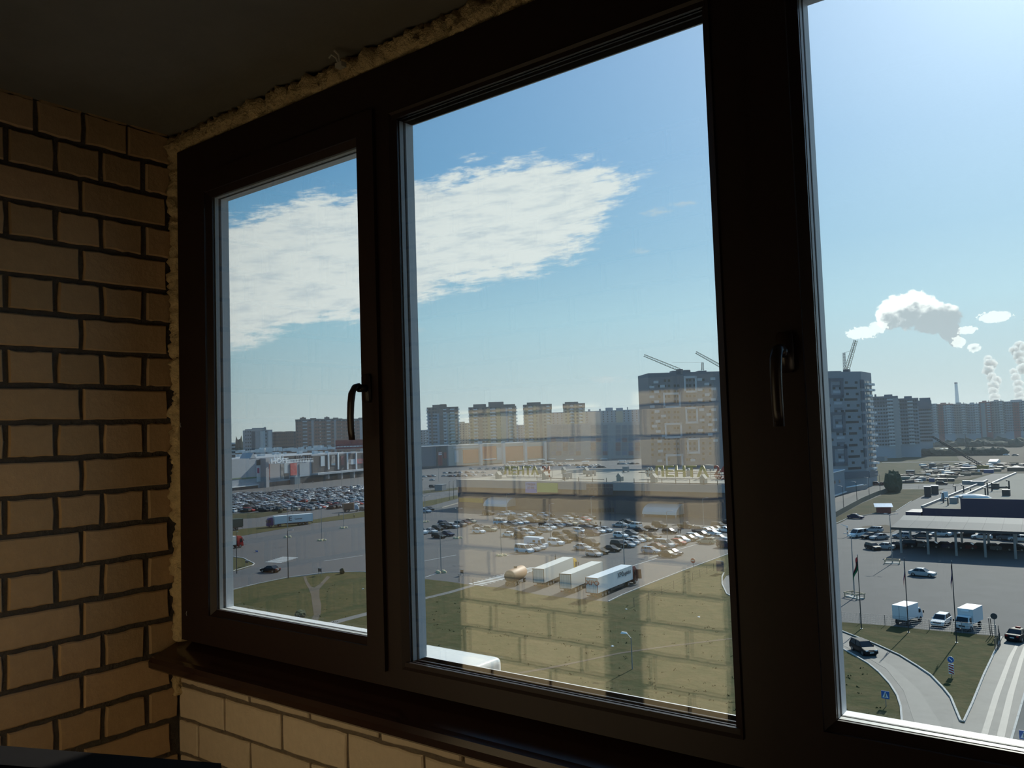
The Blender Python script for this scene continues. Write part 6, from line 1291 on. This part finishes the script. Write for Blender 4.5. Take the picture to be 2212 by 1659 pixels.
# people
jk = [mat('jacket_black', (.015, .015, .018), .9), mat('jacket_brown', (.16, .09, .055), .9), mat('jacket_grey', (.16, .16, .17), .9), mat('jacket_pale', (.45, .43, .40), .9)]; lg_ = [mat('trousers_black', (.014, .014, .016), .9), mat('trousers_blue', (.03, .045, .09), .9)]
for (x, y, rz, lab, a, b) in ((1200, 1212, 2.4, 'person in dark clothes crossing the asphalt behind the cream trailer', 2, 0), (1287.5, 1138, 0, 'left of two dark dressed people standing before the store', 0, 0), (1297.5, 1137, 2.8, 'right of two dark dressed people standing before the store', 0, 0),
    (1466, 1153, .3, 'left person of the walking couple in brown', 1, 1), (1470, 1152.5, .2, 'right person of the walking couple in brown', 1, 0), (1497, 1151.5, 1.2, 'person in grey walking alone near the packed corner', 2, 1),
    (732, 1115.5, 1, 'person in pale clothes on the verge by the tipper truck', 3, 1), (765, 1118.5, 2, 'person in grey stepping onto the lorry park at left', 2, 0), (658, 1104.5, .5, 'person in dark clothes walking along the left road verge', 0, 1),
    (676, 1043.5, 1.3, 'person in pale jacket on the forecourt of the mall', 3, 0), (689, 1041.5, .4, 'person in brown jacket on the forecourt of the mall', 1, 1), (653, 1046, 2.2, 'person in black jacket on the forecourt of the mall', 0, 1), (2060, 1051, 1.5, 'person in dark clothes behind the edge of the pale roof', 0, 0)):
    person(G(x, y), rz, lab, jk[a], lg_[b])
# tufts, litter
rnd = random.Random(5); tuft = MB()
for i in range(700):
    x, y = rnd.uniform(480, 2080), rnd.uniform(1262, 1640)
    if 860 > x > 780 or 1590 < x < 1800: continue
    if x < 790 and y < 1240+abs(x-740)*.2+20: continue
    if 880 < x < 1590 and y < 1300+(max(0, x-1350)*-.35): continue
    if x > 1800 and not (y > 1398+(x-1812)*.75 and x < 1900): continue
    p = G(x, y, -HG+.06)
    for k in range(4):
        a = rnd.uniform(0, 6.28); h = rnd.uniform(.08, .22); w = rnd.uniform(.08, .16); o = Vector((rnd.uniform(-.35, .35), rnd.uniform(-.35, .35), 0)); c, s_ = math.cos(a)*w, math.sin(a)*w
        q = p+o; tuft.add([q-Vector((c, s_, 0)), q+Vector((c, s_, 0)), q+Vector((c*.3-s_*.5, s_*.3+c*.5, h))], [(0, 1, 2)])
o = tuft.build('grass_tufts', mat('tuft_green', (.07, .075, .028), .95, scale=.08, c2=(.11, .095, .042), spec=.1)); tag(o, 'rough taller grass tufts scattered over the lawns', 'grass'); o['kind'] = 'stuff'
for i, (x, y, lab) in enumerate(((1350, 1317, 'small white scrap on the lawn below the nearest trailer'), (1319, 1397, 'white scrap of litter on the dark lawn left of the short lamp'), (1506, 1334, 'white scrap of litter on the lawn near the window post'), (782, 1273, 'white rag on the lawn beside the window stile'), (649, 1324, 'pale rag in the bush at the foot of the left lawn'))):
    p = G(x, y, -HG+.06); MB_ = MB(); r_ = random.Random(i); w = .35
    vs = [(a*w/3+r_.uniform(-.05, .05), b*w/3+r_.uniform(-.05, .05), .05+.12*r_.random()) for b in range(4) for a in range(4)]; lo = [(v[0], v[1], v[2]-.04) for v in vs]
    fs = [(b*4+a, b*4+a+1, b*4+a+5, b*4+a+4) for b in range(3) for a in range(3)]; MB_.add(vs, fs); MB_.add(lo, [f[::-1] for f in fs])
    o = MB_.build('litter', white, None, loc=p); tag(o, lab, 'litter')
bushes('bush', [(G(648, 1332), .9, .8), (G(652, 1334), .7, .6), (G(644, 1335), .7, .6)], leafm, 'small scrubby bush at the foot of the left lawn', 'bush', None, 2)
bushes('bush', [(G(739, 1240), .6, .8)], leafd, 'small dark bush on the path corner at the left lawn edge', 'bush', None, 2)
bushes('bush', [(G(605, 1108), 1.0, 1.1)], leafd, 'left of two small round shrubs on the dry verge', 'bush', None, 2); bushes('bush', [(G(597-2, 1109.5), .9, 1.0)], leafd, 'right of two small round shrubs seen on the verge', 'bush', None, 2) if False else None

# ------------------------------------------------------------------ the morning haze over the city
def haze():
    m = bpy.data.materials.new('haze'); m.use_nodes = True; g = NG(m.node_tree); g.n.clear()
    v = g.new('ShaderNodeVolumeScatter'); v.inputs['Color'].default_value = (.80, .90, 1.0, 1); v.inputs['Density'].default_value = .00013; v.inputs['Anisotropy'].default_value = .30
    out = g.new('ShaderNodeOutputMaterial'); g.l.new(v.outputs[0], out.inputs['Volume'])
    o = MB().box(-2400, 150, -HG-.5, 1400, 3600, 75).build('haze', m); o['kind'] = 'stuff'
    tag(o, 'thin bluish morning haze over the distant city', 'haze', None, 'stuff')
haze()
